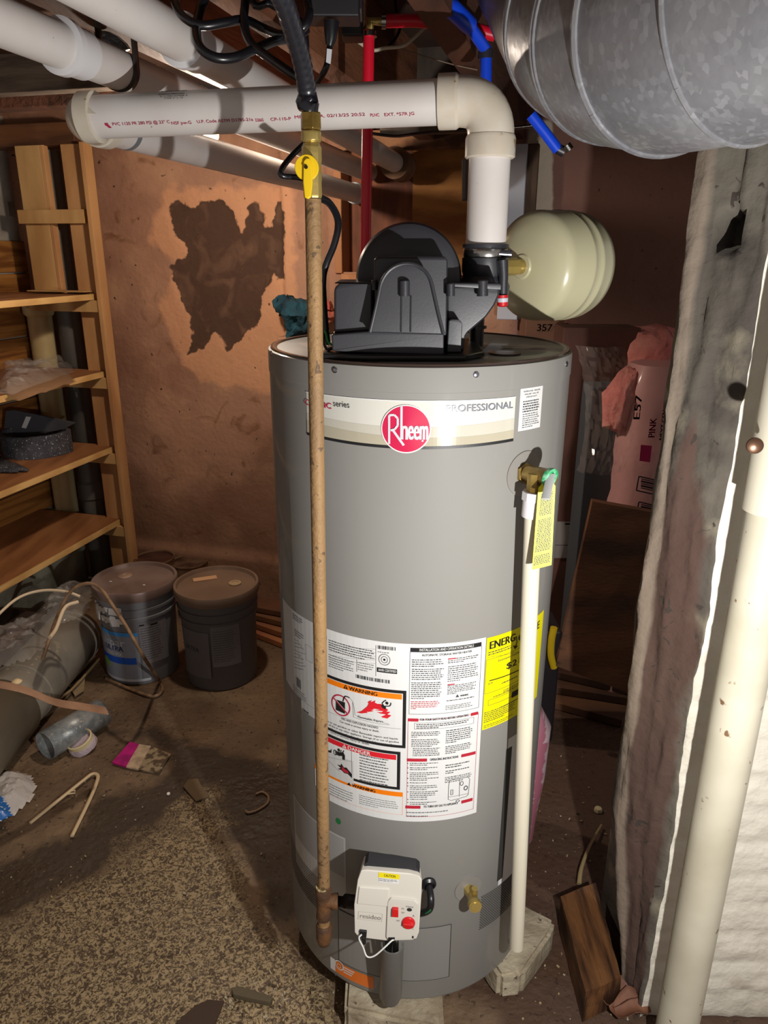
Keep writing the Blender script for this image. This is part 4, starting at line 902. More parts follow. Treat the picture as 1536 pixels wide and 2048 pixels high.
# ================================================================ ROUND GALVANISED DUCT
galv = Sh('galvanised', .36, .10, 60)
galv.b.inputs['Metallic'].default_value = .45
galv.lay((168, 168, 172)).n((132, 132, 137), 5, .38, .66)
vo = galv.N.new('ShaderNodeTexVoronoi'); vo.inputs['Scale'].default_value = 150; mp_ = galv.N.new('ShaderNodeMapping'); mp_.inputs['Scale'].default_value = (1, 1, .7); galv.L.new(galv.tc.outputs['Object'], mp_.inputs[0]); galv.L.new(mp_.outputs[0], vo.inputs['Vector'])
sx = galv.N.new('ShaderNodeSeparateColor'); galv.L.new(vo.outputs['Color'], sx.inputs[0])
galv.lay((196, 197, 202), galv.rng(sx.outputs[0], .6, 1.0, 0, .3)).lay((140, 140, 146), galv.rng(sx.outputs[1], .6, 1.0, 0, .2))
galv.L.new(galv.rng(sx.outputs[2], 0, 1, .34, .46), galv.b.inputs['Roughness']); GV = galv.done()
DR = .140
dk = emp('round_duct', W(1300, 85, d=.92), 'large round galvanised duct curving overhead at the top right', 'duct')
sp_ = [W(1075, -190, d=1.30), W(1138, -62, d=1.17), W(1205, 30, d=1.045), W(1305, 56, d=.94), W(1440, 26, d=.84), W(1640, -48, d=.74), W(1900, -160, d=.64)]
dp_, _ = catmull(sp_, 10, DR)
cuts = [0, 8, 20, 26, 34, 44, len(dp_)-1]
for i in range(len(cuts)-1):
    seg = dp_[cuts[i]:cuts[i+1]+1]
    MB().tube(seg, [DR+.002-.004*(k/(len(seg)-1)) for k in range(len(seg))], 64, caps=False).out('duct_section', GV, dk)
def bead(i, r=.0035, off=0, par=dk, tilt=None):
    t = (dp_[i+1]-dp_[i-1]).normalized(); e1_ = t.orthogonal().normalized(); e2_ = t.cross(e1_); c_ = dp_[i]+t*off; n_ = 72
    pts = [c_+(e1_*math.cos(2*PI*k/n_)+e2_*math.sin(2*PI*k/n_))*(DR+.001) for k in range(n_+1)]
    MB().tube(pts, r, 8, caps=False).out('seam_bead', GV, par)
for i, r, off in ((8, .003, 0), (20, .0035, 0), (20, .003, .010), (26, .0035, 0), (26, .003, .008), (34, .006, 0), (44, .004, 0)): bead(i, r, off)

# ================================================================ WHITE CEILING DRAINS
def drain(name, pts, cup, lab, band=None):
    o = emp(name, pts[0], lab, 'pipe', 'white ceiling drain pipes')
    MB().tube(pts, PR*.98, 36).out('pipe', pv, o)
    d_ = (pts[1]-pts[0]).normalized(); c = cup
    MB().tube([c-d_*.002, c, c+d_*.014, c+d_*.017, c+d_*.055, c+d_*.057], [PR+.001, PR+.0075, PR+.0075, PR+.004, PR+.0035, PR], 36, caps=True).out('coupling', mat('coupling_white', (238, 236, 238), .3), o, angle=25)
    return o, d_
A0 = W(104, 85, d=1.08); A1 = W(738, 345, v=.0); Ad = (A1-A0).normalized(); A0_ = A0-Ad*.45
B0 = W(262, 22, d=1.02); B1 = W(806, 335, v=.0); Bd = (B1-B0).normalized(); B0_ = B0-Bd*.45
def online(P0, D, px):  # the point of a line seen at photo column px
    best = min((abs(((P0+D*t-CAM).dot(_X)/(P0+D*t-CAM).dot(_F))*FP+768-px), t) for t in [k*.004-.4 for k in range(700)]); return P0+D*best[1]
oa, da = drain('ceiling_drain_pipe', [A0_, A1], online(A0, Ad, 118), 'left white drain pipe running under the joists with a coupling')
ob, db = drain('ceiling_drain_pipe', [B0_, B1], online(B0, Bd, 362), 'right white drain pipe running under the joists behind the black cables')
MB().tube([B1-Bd*.14, B1-Bd*.02], PR+.02, 28).out('wall_hub', mat('hub_plaster', (150, 118, 92), .9, col2=(120, 88, 64), scale=10, bump=1), ob)
hpnt = online(A0, Ad, 238)
strp = MB(); ax = Ad; e1_ = (V((0, 0, 1))-ax*ax.z).normalized(); e2_ = ax.cross(e1_)
for k in range(15):
    a = PI*(k/14)*1.1+PI*.45
q = []
for k in range(19):
    a = PI*.5+PI*k/18; q.append(hpnt+(e1_*math.cos(a)+e2_*math.sin(a)*1)*(PR+.001))
q = [q[0]+V((0, 0, .09))]+q+[q[-1]+V((0, 0, .09))]
vs = []
for p_ in q: vs += [p_-ax*.009, p_+ax*.009]
strap = MB().add(vs, [(2*i, 2*i+1, 2*i+3, 2*i+2) for i in range(len(q)-1)]).out('pipe_strap', mat('strap_grey', (66, 62, 58), .5, .5), None); so = strap.modifiers.new('s', 'SOLIDIFY'); so.thickness = .0012
tag(strap, 'grey perforated hanger strap under the left drain pipe', 'strap')
fo = MB().prism([W(x, y, d=1.30) for x, y in ((186, 66), (196, 60), (212, 62), (232, 72), (248, 86), (256, 98), (246, 104), (226, 96), (206, 84), (190, 74))], V((0, .02, .004))).out('foil_scrap', mat('foil', (150, 160, 166), .3, .6, bump=1.5, bscale=90), None, bevel=.002); tag(fo, 'crumpled grey tape scrap on the joist beside the left drain pipe', 'tape')
ALB = 1.0
# ================================================================ SHELF AND CORNER PIPES
yw = mat('pine_light', (206, 168, 112), .7, col2=(180, 138, 86), scale=4, stretch=(2, 2, .5), bump=.15, spot=(110, 76, 46), sscale=25, slo=.72)
yw2 = mat('pine_orange', (192, 146, 96), .7, col2=(166, 118, 74), scale=4, stretch=(2, 2, .5), bump=.15)
ZV = V((0, 0, 1))
def U(px, py, v): return uv(W(px, py, v=v))
zt_ = U(100, 289, -.17)[2]
shf = emp('shelving_rack', R(U(150, 900, -.17)[0], -.12, 0), 'pine shelving with four boards against the left wall', 'shelves')
def post(x0, x1, y0, y1, v, dep, name, m, zlow=None, zhigh=None):
    ua = U(x0, (y0+y1)/2, v)[0]; ub = U(x1, (y0+y1)/2, v)[0]; za = U(x0, y0, v)[2] if zhigh is None else zhigh; zb = U(x0, y1, v)[2] if zlow is None else zlow
    return MB().box(R((ua+ub)/2, v+dep/2, (za+zb)/2), (ub-ua, dep, za-zb), bx).out(name, m, shf, bevel=.002), ua, ub
# posts: measured halfway up
pb_, ub0, ub1 = post(158, 206, 290, 900, -.17, .04, 'post', yw2, zlow=0, zhigh=zt_)
MB().box(R(ub1+.009, -.185, zt_/2), (.018, .05, zt_), bx).out('post_edge', yw2, shf, bevel=.001)
pa_, ua0, ua1 = post(50, 98, 290, 598, -.17, .04, 'post', yw, zhigh=zt_)
MB().box(R(ua1+.008, -.155, (zt_+U(90, 598, -.17)[2])/2), (.016, .03, zt_-U(90, 598, -.17)[2]), bx).out('post_edge', yw2, shf, bevel=.001)
c0 = U(38, 425, -.185); c1 = U(172, 442, -.185)
MB().box(R((c0[0]+c1[0])/2, -.185, (c0[2]+c1[2])/2), (c1[0]-c0[0], .02, .05), bx).out('cleat', yw, shf, bevel=.001)
uf = U(225, 893, -.17)[0]
shs = []
for i, (px, py) in enumerate(((190, 588), (211, 742), (226, 893), (240, 1038))):
    z = W(px, py, v=-.17); u_, v_, z_ = uv(z); shs.append((u_, z_))
    q_ = shf
    MB().box(R((u_+UL)/2, -1.29, z_-.010), (u_-UL, 2.28, .02), bx).out('shelf_board', mat('shelf_ply', (164, 110, 66), .6, col2=(126, 78, 44), scale=4, stretch=(3, .5, 3), bump=.1), shf, False)
    MB().box(R(u_+.003, -1.29, z_-.010), (.006, 2.28, .022), bx).out('shelf_edge', mat('edge_pine', (214, 172, 110), .6, col2=(190, 146, 88), scale=6, stretch=(3, .5, 3)), shf, False)
    MB().box(R((ua0+ub1)/2, -.195, z_-.045), (ub1-ua0+.02, .02, .045), bx).out('shelf_support', yw, shf, bevel=.001)
MB().box(W(120, 582, v=-.20)+V((0, 0, .0)), (.26, .06, .004), bx).out('lath', yw, shf, False)
cr = mat('cast_cream', (204, 186, 140), .5, col2=(186, 164, 116), scale=5)
dpp = emp('soil_pipe', R(U(103, 800, -.075)[0], -.075, 0), 'cream painted vertical waste pipe behind the shelf boards', 'pipe')
xx = R(U(103, 800, -.075)[0], -.075, 0); zz1 = uv(W(95, 604, v=-.075))[2]
MB().lathe([(.05, 0), (.05, zz1-.06), (.056, zz1-.055), (.064, zz1-.045), (.064, zz1-.0)], xx, n=36).out('pipe', cr, dpp)
ys = R(U(144, 690, -.065)[0], -.065, 0)
gp_ = emp('iron_pipe', ys, 'dark grey iron pipe standing between the two shelf posts', 'pipe')
MB().lathe([(.045, 0), (.045, .42), (.054, .43), (.054, .50), (.045, .51), (.045, 1.86)], ys, n=32).out('pipe', mat('iron_grey', (84, 80, 74), .6, .3, col2=(54, 50, 46), scale=4, stretch=(1, 1, .4), bump=.3, spot=(150, 146, 138), sscale=9, slo=.64), gp_)

# things on the shelves
def onshelf(px, py, i): return W(px, py, z=shs[i][1]+.001)
film = mat('clear_film', (235, 228, 220), .08, alpha=.15)
def crumple(name, pts_px, plane, amp, m, lab, cat, seed=1, cell=.02, kind='z', thick=0, group=None, hump=.04, label_only=False):
    """a crumpled sheet over an outline laid on a horizontal height"""
    q = [W(x, y, z=plane) for x, y in pts_px]; P2 = [(p.x, p.y) for p in q]
    xs = fr(min(a for a, b in P2)-.02, max(a for a, b in P2)+.02, cell); ysx = fr(min(b for a, b in P2)-.02, max(b for a, b in P2)+.02, cell)
    pts = [(a, b) for b in ysx for a in xs]; sd = sdist(pts, P2); nx = len(xs); vs = []; keep = sd > -cell*.8
    for (a, b), d in zip(pts, sd):
        h = min(1, max(0, d/.04)); w1 = abs(mn.noise(V((a*14, b*14, seed)))); w2 = abs(mn.noise(V((a*38, b*38, seed+4)))); w3 = mn.noise(V((a*5, b*5, seed+9)))
        vs.append(V((a+.3*cell*w3, b, plane+.002+h*hump*(.6+w3)+h*amp*(w1+.5*w2))))
    fs = []
    for j in range(len(ysx)-1):
        for i in range(nx-1):
            f = (j*nx+i, j*nx+i+1, (j+1)*nx+i+1, (j+1)*nx+i)
            if all(keep[k] for k in f): fs.append(f)
    use = sorted({i for f in fs for i in f}); mp = {u: i for i, u in enumerate(use)}
    o = MB().add([vs[i] for i in use], [tuple(mp[i] for i in f) for f in fs]).out(name, m, None, angle=25 if amp > .01 else 60)
    if thick: s_ = o.modifiers.new('s', 'SOLIDIFY'); s_.thickness = thick
    return tag(o, lab, cat, group)
pz1 = shs[1][1]
crumple('plastic_sheet', [(-8, 692), (20, 700), (70, 712), (140, 728), (146, 744), (30, 790), (-8, 790)], pz1+.004, .035, film, 'clear crinkled plastic film lying on the second shelf', 'plastic sheet', 3, .011, hump=.03)
crumple('paper_sheet', [(-10, 770), (60, 752), (132, 742), (150, 764), (36, 802)], pz1+.002, .004, mat('brown_paper', (156, 120, 88), .6), 'thin tan sheet hanging over the front of the second shelf', 'sheet', 5, .015, hump=.004)
z2 = shs[2][1]
fr_ = emp('foam_roll', onshelf(70, 905, 2), 'curled strip of charcoal foam standing on the third shelf', 'foam')
fm_ = mat('foam_charcoal', (70, 70, 76), .95, col2=(50, 50, 56), scale=20, spot=(190, 190, 196), sscale=170, slo=.63, bump=.5)
cen = onshelf(72, 905, 2); ring = []
for k in range(49):
    a = 2*PI*k/48; ring.append((cen.x+.142*math.cos(a), cen.y+.10*math.sin(a)+.02*math.cos(2*a)))
vs = []
hgt = .09
for (x, y), sc_ in [(q, 1) for q in ring[:-1]]:
    cx_, cy_ = cen.x, cen.y; ix, iy = cx_+(x-cx_)*.88, cy_+(y-cy_)*.84
    vs += [V((x, y, z2)), V((x, y, z2+hgt)), V((ix, iy, z2+hgt)), V((ix, iy, z2))]
N_ = 48; fs = []
for k in range(N_):
    b_ = ((k+1) % N_)*4; a4 = k*4
    for j in range(4): fs.append((a4+j, a4+(j+1) % 4, b_+(j+1) % 4, b_+j))
MB().add(vs, fs).out('strip', fm_, fr_, bevel=.003)
tl = onshelf(35, 862, 2)
MB().prism([W(x, y, y=cen.y+.05) for x, y in ((8, 856), (12, 822), (28, 820), (150, 846), (128, 858), (60, 872), (10, 874))], V((0, .012, 0))).out('loose_end', mat('foam_dark', (66, 66, 72), .9), fr_)
MB().prism([W(x, y, y=cen.y+.046) for x, y in ((52, 833), (62, 834), (52, 857), (43, 855))], V((0, .002, 0))).out('paper_label', white, fr_, False)
crumple('foam_sheet', [(-60, 905), (0, 918), (60, 944), (-60, 950)], z2+.002, .004, fm_, 'dark foam sheet at the front edge of the third shelf', 'foam', 8, .015, hump=.02, thick=.006)

# ================================================================ BUCKETS AND CANS
def bucket(x, y, h, r, lab, matb, lidm, first):
    b = emp('paint_bucket', (x, y, 0), lab, 'bucket', 'grey paint buckets')
    k = r/.15
    MB().lathe([(r*.83, .0), (r*.84, .008), (r*.885, h*.70), (r*.93, h*.705), (r*.935, h*.73), (r*.90, h*.735), (r*.905, h*.79), (r*.945, h*.795), (r*.95, h*.82), (r*.915, h*.825), (r*.925, h*.93), (r*.90, h*.94)], (x, y, 0), n=72).out('pail', matb, b, angle=28)
    MB().lathe([(r*.93, h*.90), (r*.985, h*.905), (r, h*.925), (r, h*.985), (r*.985, h), (r*.93, h), (r*.905, h-.012), (0, h-.010)], (x, y, 0), n=72, caps=False).out('lid', lidm, b, angle=28)
    return b
def hits(px, py, z): p = W(px, py, z=z); return p
bm_ = mat('bucket_grey', (122, 122, 126), .45); bm2 = mat('bucket_shaded', (92, 88, 88), .5)  # second grey is the right bucket with the heater's shade painted in
lm1 = mat('lid_brown', (132, 112, 104), .4, col2=(112, 92, 84), scale=6); lm2 = mat('lid_tan', (128, 104, 86), .45, col2=(112, 90, 74), scale=5)
bL = bucket(-.905, 2.462, .37, .151, 'grey paint bucket with a blue and white label, nearer the shelf', bm_, lm1, 1)
bR = bucket(-.600, 2.425, .37, .151, 'paint bucket darkened for shade behind the heater side, tan strip on its lid', bm2, lm2, 0)
def blabel(bo, x, y, dark, items):
    r = .151; mpb = CylMap((x, y, 0), (0, 0, 1), r*.875, (-x, -y, 0)); p = Print(mpb, .02, .004)
    return p
cmL = CylMap((-.905, 2.462, 0), (0, 0, 1), .151*.885, (0, -1, 0)); p = Print(cmL, .014, .0015)
lw2 = flat('label_pale', (186, 190, 200)); blu = flat('label_blue', (24, 84, 190)); lbl = flat('label_lightblue', (60, 150, 224)); grn = flat('label_green', (120, 176, 70)); silv = flat('label_silver', (140, 144, 156))
p.rect(192, 1246, 272, 1340, silv, 0); p.rect(194, 1246, 272, 1253, lbl, 1); p.text('Valspar', 203, 1272, 248, 14, lw2, 2, 1); p.text('ULTRA', 214, 1293, 246, 9, flat('label_navy', (24, 36, 90)), 2, 1); p.rect(203, 1294, 270, 1307, blu, 1); p.text('ZERO VOC', 216, 1303, 246, 6, white, 2, 1); p.disc(216, 1320, 5, 8, grn, 1, 14); p.rect(206, 1336, 300, 1341, lw2, 1)
p.rect(276, 1246, 331, 1330, flat('label_side', (120, 116, 120)), 0); p.greek(280, 1256, 322, 1322, 14, dg, 1, .7, .35); p.rect(278, 1250, 288, 1253, black, 2); p.rect(300, 1248, 315, 1251, black, 2)
p.out('paper_label', bL, 'pale label reading ULTRA above a blue band')
cmR = CylMap((-.600, 2.425, 0), (0, 0, 1), .151*.885, (0, -1, 0)); p = Print(cmR, .014, .0015); ls = flat('label_shadow', (104, 100, 102)); ls2 = flat('label_shadow2', (112, 108, 108))
p.rect(366, 1250, 415, 1330, ls, 0); p.text('ULTRA', 374, 1294, 398, 8, dg, 2, 1); p.rect(420, 1252, 478, 1334, ls2, 0); p.greek(424, 1262, 470, 1326, 14, dg, 1, .7, .3)
p.out('paper_label', bR)
# lid details
q = W(410, 1157, z=.361); MB().box(q, (.085, .03, .002), (V((.93, .35, 0)), V((-.35, .93, 0)), ZV)).out('tape_label', flat('lid_tape', (206, 160, 120), .6), bR, False)
MB().lathe([(.022, 0), (.022, .004), (.012, .005), (.011, .002), (0, .002)], W(470, 1167, z=.360), n=28).out('spout_cap', mat('spout', (176, 150, 116), .5), bR)
MB().lathe([(.026, 0), (.022, .003), (.008, .004), (.007, .002), (0, .002)], W(250, 1151, z=.360), n=28).out('spout_cap', mat('spout2', (150, 124, 104), .5), bL)
for x, y in ((221, 1163), (288, 1170)): MB().lathe([(.005, 0), (.004, .001), (0, .001)], W(x, y, z=.3605), n=10).out('paint_fleck', white, bL)
drip = mat('paint_white', (212, 208, 204), .5, bump=.4)
mdz = MB(); rr = random.Random(4); rd_ = .151*.9
for k in range(46):
    a = math.radians(205+rr.random()*60); z_ = rr.choice((.300, .262))+rr.uniform(-.012, .010); c_ = V((-.905+rd_*1.035*math.cos(a), 2.462+rd_*1.035*math.sin(a), z_)); n_ = V((math.cos(a), math.sin(a), 0)); t_ = V((-n_.y, n_.x, 0)); mdz.box(c_, (rr.uniform(.008, .026), .006, rr.uniform(.008, .024)), (t_, n_, ZV))
mdz.out('paint_drips', drip, bL, bevel=.002, label='white dried paint on the rim')
for x, y, r, h, lab in ((309, 1114, .088, .20, 'small paint can at the back, left of its pair'), (378, 1122, .082, .17, 'small paint can at the back, right of its pair with a scarred lid')):
    c_ = W(x, y, z=h); b = emp('paint_can', (c_.x, c_.y, 0), lab, 'paint can', 'small paint cans behind the buckets')
    MB().lathe([(r*.96, 0), (r*.96, h*.96), (r, h*.97), (r, h), (r*.93, h), (r*.92, h-.006)], (c_.x, c_.y, 0), n=48, caps=False).out('can', mat('can_metal', (146, 118, 92), .4, .4, col2=(110, 78, 58), scale=12), b)
    MB().lathe([(r*.92, 0), (r*.90, .001), (0, .001)], (c_.x, c_.y, h-.008), n=40).out('lid', mat('can_lid'+str(x), (104, 70, 58) if x < 350 else (130, 104, 84), .45, .3, col2=(84, 56, 46), scale=14), b)

# ================================================================ LEFT FLOOR CLUTTER
gd2 = mat('galv_dull', (164, 158, 146), .5, .1, col2=(134, 128, 116), scale=5, spot=(170, 160, 140), sscale=30, slo=.62, bump=.1)
F = lambda x, y, z=0: W(x, y, z=z)
q0 = F(205, 1318, .0); q1 = F(62, 1500, .0); dd = (q1-q0); dd.z = 0; dd.normalize(); sd_ = V((-dd.y, dd.x, 0))
if sd_.x > 0: sd_ = -sd_
r_ = .105; s0 = q0+sd_*r_*.9+V((0, 0, r_)); s1 = q1+sd_*r_*.9+V((0, 0, r_))+dd*.6
du = emp('duct_pipe', (s0.x, s0.y, 0), 'long grey sheet metal duct lying on the floor by the left bucket', 'duct')
o = MB().tube([s0, s0+(s1-s0)*.35, s1], [r_, r_, r_*1.02], 48, caps=False).out('shell', gd2, du); s_ = o.modifiers.new('s', 'SOLIDIFY'); s_.thickness = .002
for k in (.02, .05, .40): 
    c_ = s0+dd*k; MB().tube([c_, c_+dd*.008], r_+.0025, 48).out('bead', gd2, du)
j0 = s0+dd*.50
o = MB().tube([j0, s1+dd*.1], [r_+.008, r_+.010], 48, caps=False).out('sleeve', mat('galv_sleeve', (146, 138, 120), .5, .3, col2=(120, 112, 96), scale=4), du); s_ = o.modifiers.new('s', 'SOLIDIFY'); s_.thickness = .002
a_0 = F(203, 1424, .045); a_1 = F(90, 1492, .045)
sdv = emp('metal_tube', (a_1.x, a_1.y, 0), 'short open galvanised tube beside the white plastic cap', 'tube')
o = MB().tube([a_0, a_1], .046, 36, caps=False).out('shell', mat('galv_small', (160, 164, 164), .4, .3, col2=(124, 130, 132), scale=30, spot=(190, 180, 165), sscale=110, slo=.6), sdv); s_ = o.modifiers.new('s', 'SOLIDIFY'); s_.thickness = .0015
c_ = F(168, 1495, .0); cp_ = emp('slip_ring', c_, 'white plastic pipe cap with torn wrap on the floor', 'cap')
tilt = V((-.25, -.25, 1)).normalized()
MB().lathe([(.034, 0), (.040, .004), (.041, .034), (.037, .036), (.035, .016), (0, .014)], c_+V((0, 0, .006)), tilt, 36).out('cap', mat('cap_cream', (222, 206, 160), .4), cp_)
o = MB().lathe([(.0415, 0), (.044, .003), (.0435, .022), (.042, .024)], c_+V((0, 0, .003)), tilt, 36).out('torn_wrap', mat('wrap', (196, 178, 184), .7, bump=2, bscale=50), cp_); disp(o, .004, 40)
# painted card
cd_ = emp('painted_card', F(285, 1510), 'pink and cream card lying on the floor', 'card')
def slab_px(pts, z, th, name, m, par=None, **k): return MB().prism([W(x, y, z=z+th) for x, y in pts], V((0, 0, -th))).out(name, m, par, **k)
slab_px([(260, 1483), (278, 1488), (252, 1533), (224, 1524)], .002, .006, 'pink_part', mat('magenta', (196, 24, 124), .5, col2=(150, 20, 100), scale=20), cd_, smooth=False)
slab_px([(278, 1488), (302, 1492), (276, 1538), (252, 1533)], .002, .005, 'cream_part', mat('card_cream', (196, 170, 140), .7, col2=(160, 136, 108), scale=30), cd_, smooth=False)
slab_px([(302, 1492), (342, 1508), (318, 1546), (276, 1538)], .002, .004, 'soiled_part', mat('card_soiled', (150, 130, 100), .8, col2=(84, 66, 48), scale=40, lo=.45, hi=.55), cd_, smooth=False)
# white bent bracket
brk = emp('bent_bracket', F(190, 1550), 'cream V shaped plastic bracket on the floor', 'bracket')
MB().tube([F(60, 1646, .006), F(120, 1598, .008), F(170, 1558, .009), F(184, 1548, .009), F(194, 1549, .009), F(195, 1560, .009), F(180, 1598, .008), F(144, 1672, .006)], .0052, 10, smooth=4, flatk=.8).out('arm', mat('bracket_cream', (214, 188, 148), .5), brk)
MB().tube([F(140, 1582, .008), F(150, 1581, .008), F(150, 1586, .008), F(135, 1588, .008)], .0025, 8).out('clip', mat('bracket_cream', (214, 188, 148), .5), brk)
tag(MB().tube([F(512, 1588, .004), F(525, 1584, .004), F(536, 1592, .004), F(535, 1606, .004), F(515, 1620, .004), F(497, 1625, .004), F(491, 1621, .004)], .0032, 8, smooth=5).out('wire_hook', mat('hook_tan', (142, 112, 82), .5), None), 'small curved hook shaped wire on the dark floor', 'wire')
bagm = mat('bag_clear', (222, 214, 208), .2, alpha=.75, bump=1.2, bscale=60)
bg = crumple('snack_bag', [(-30, 1560), (0, 1552), (30, 1545), (60, 1552), (72, 1572), (62, 1600), (28, 1630), (-40, 1650)], .0, .03, bagm, 'crumpled clear and blue plastic bag at the left edge', 'bag', 12, .009, hump=.05)
b2 = crumple('blue_part', [(-40, 1594), (6, 1594), (24, 1632), (0, 1642), (-40, 1652)], .035, .016, mat('bag_blue', (40, 110, 190), .3, spot=(220, 220, 230), sscale=90, slo=.6), 'x', 'x', 14, .009, hump=.03)
for k in ('label', 'category'): del b2[k]
b2.parent = bg; b2.location = b2.location-bg.location
# flat lath strip over the duct
tag(MB().tube([W(-70, 1358, d=1.9), W(40, 1377, d=1.93), W(110, 1404, d=2.0), W(170, 1414, d=2.08), W(214, 1422, d=2.14)], .016, 4, smooth=4, flatk=.14).out('lath_strip', mat('lath', (170, 132, 104), .7, col2=(140, 104, 80), scale=10), None), 'thin pale wooden strip resting across the floor duct', 'strip')
tag(MB().tube([F(12, 1500, .02), F(70, 1430, .03), F(140, 1382, .03), F(198, 1318, .02)], .0045, 6, smooth=3).out('thin_stick', mat('stick', (150, 124, 88), .7), None), 'thin tan stick lying along the underside of the floor duct', 'stick')
tag(slab_px([(138, 1372), (170, 1352), (168, 1380), (150, 1392)], .012, .003, 'wood_scrap', mat('scrap', (150, 128, 96), .8, bump=1), None), 'small ragged wood scrap between the two metal tubes', 'scrap')
tag(MB().lathe([(.0, 0), (.012, .002), (.014, .006), (.007, .012), (0, .013)], W(34, 1367, d=2.05), (0, 0, 1), 16).out('foam_chip', mat('chip', (222, 196, 150), .7), None), 'pale chip lying on the floor duct', 'chip')
crumple('plastic_sheet', [(-60, 1260), (30, 1258), (62, 1240), (110, 1180), (150, 1162), (182, 1175), (180, 1215), (150, 1240), (105, 1255), (90, 1290), (60, 1320), (-60, 1350)], .24, .05, film, 'clear crinkled plastic film heaped beside the left bucket', 'plastic sheet', 21, .012, hump=.03)
tag(MB().box(R(UL+.30, -.95, .075), (.20, .6, .15), bx).out('wooden_crate', mat('crate_dark', (84, 54, 36), .85, col2=(54, 34, 24), scale=6, bump=.5), None, bevel=.01), 'dark brown wooden box under the plastic film', 'box')
rope = mat('cord_dirty', (142, 112, 82), .7, col2=(104, 78, 56), scale=30, bump=.4)
tag(MB().tube([W(85, 1320, d=2.35), W(112, 1240, d=2.40), W(140, 1185, d=2.42), W(172, 1167, d=2.42), W(200, 1176, d=2.42), W(228, 1215, d=2.38), W(258, 1262, d=2.33), W(290, 1318, d=2.33), W(318, 1360, z=.02), W(325, 1378, z=.008), W(314, 1391, z=.008), W(292, 1390, z=.006), W(250, 1374, z=.006), W(212, 1357, z=.006)], .0058, 10, smooth=6).out('old_hose', rope, None), 'dirty tan hose looped over the left bucket', 'hose')
tag(MB().tube([W(-60, 1290, d=2.3), W(0, 1226, d=2.36), W(40, 1194, d=2.42), W(85, 1181, d=2.45), W(130, 1183, d=2.45), W(160, 1193, d=2.45)], .0048, 10, smooth=5).out('white_hose', mat('hose_white', (212, 190, 158), .5), None), 'pale thin hose arching from the left edge', 'hose')
tag(MB().tube([W(160, 1193, d=2.45)-V((0, .02, .01)), W(130, 1215, d=2.40), W(112, 1258, d=2.34), W(100, 1275, d=2.30)], .0062, 10, smooth=5).out('pale_strip', mat('hose_white', (212, 190, 158), .5), None), 'short pale strip lying over the clear film', 'strip')
# stacked boards on the floor behind the heater
for i, (x0, y0, x1, y1, z_, lab) in enumerate(((500, 1262, 660, 1322, .0, 'lowest and nearest'), (490, 1240, 660, 1298, .028, 'second from the bottom'), (480, 1222, 660, 1268, .056, 'third from the bottom'), (470, 1206, 660, 1242, .084, 'topmost and farthest'))):
    a = W(x0, y0, z=z_+.024); b = W(x1, y1, z=z_+.024); t = (b-a).normalized(); n_ = V((-t.y, t.x, 0)); 
    if n_.y < 0: n_ = -n_
    c_ = (a+b)/2+n_*.045; c_.z = z_+.012
    o = MB().box(c_, ((b-a).length+.3, .09, .024), (t, n_, ZV)).out('loose_board', [mat('bd1', (176, 112, 70), .7, col2=(140, 84, 50), scale=5), mat('bd2', (150, 96, 60), .7, col2=(120, 74, 44), scale=5), mat('bd3', (120, 78, 48), .7, col2=(96, 60, 38), scale=5), mat('bd4', (104, 66, 42), .7, col2=(84, 52, 34), scale=5)][i], None, bevel=.002)
    tag(o, 'loose brown board left of the heater, %s of its pile' % lab, 'board', 'loose boards beside the buckets')
# floor crumbs and flat bits near the front
tag(slab_px([(462, 1975), (480, 1972), (546, 1992), (540, 2004), (500, 1996), (466, 1988)], .002, .012, 'wood_chip', mat('chip_dark', (88, 76, 56), .8, bump=.6), None, bevel=.002), 'greenish wood chip lying left of the front block', 'chip')
tag(slab_px([(352, 2046), (390, 2012), (418, 1999), (448, 2002), (430, 2046), (400, 2060)], .001, .005, 'leather_scrap', mat('scrap_brown', (62, 44, 32), .8), None), 'dark brown flat scrap at the bottom edge', 'scrap')
tag(slab_px([(366, 1572), (376, 1558), (396, 1556), (404, 1572), (420, 1590), (392, 1602)], .001, .006, 'flat_stone', mat('fstone', (106, 86, 62), .9, bump=.8), None, bevel=.002), 'small flat brown stone in the middle of the floor', 'stone')
tag(MB().lathe([(0, 0), (.005, .001), (.005, .005), (0, .007)], F(337, 1589), n=10).out('pebble', flat('pebble_white', (230, 220, 210)), None), 'tiny white pebble on the floor', 'pebble')
cb_ = MB(); rr = random.Random(11)
for i in range(420):
    if i < 150: x, y = rr.uniform(420, 700), rr.uniform(1940, 2060)
    elif i < 260: x, y = rr.uniform(1000, 1290), rr.uniform(1500, 2040)
    else: x, y = rr.uniform(-20, 560), rr.uniform(1400, 2040)
    p_ = F(x, y); s_ = rr.uniform(.001, .0032)*(1.2 if i < 60 else 1); a = rr.random()*3
    cb_.box(p_+V((0, 0, s_*.5)), (s_*rr.uniform(.8, 2.4), s_, s_), (V((math.cos(a), math.sin(a), 0)), V((-math.sin(a), math.cos(a), 0)), ZV), rr.choice((0, 0, 1, 2)))
tag(cb_.out('floor_debris', [mat('crumb_tan', (170, 146, 108), .9), mat('crumb_dark', (70, 54, 40), .9), mat('crumb_pale', (170, 158, 134), .9)], None, False), 'crumbs and grit scattered over the concrete floor', 'debris', kind='stuff')

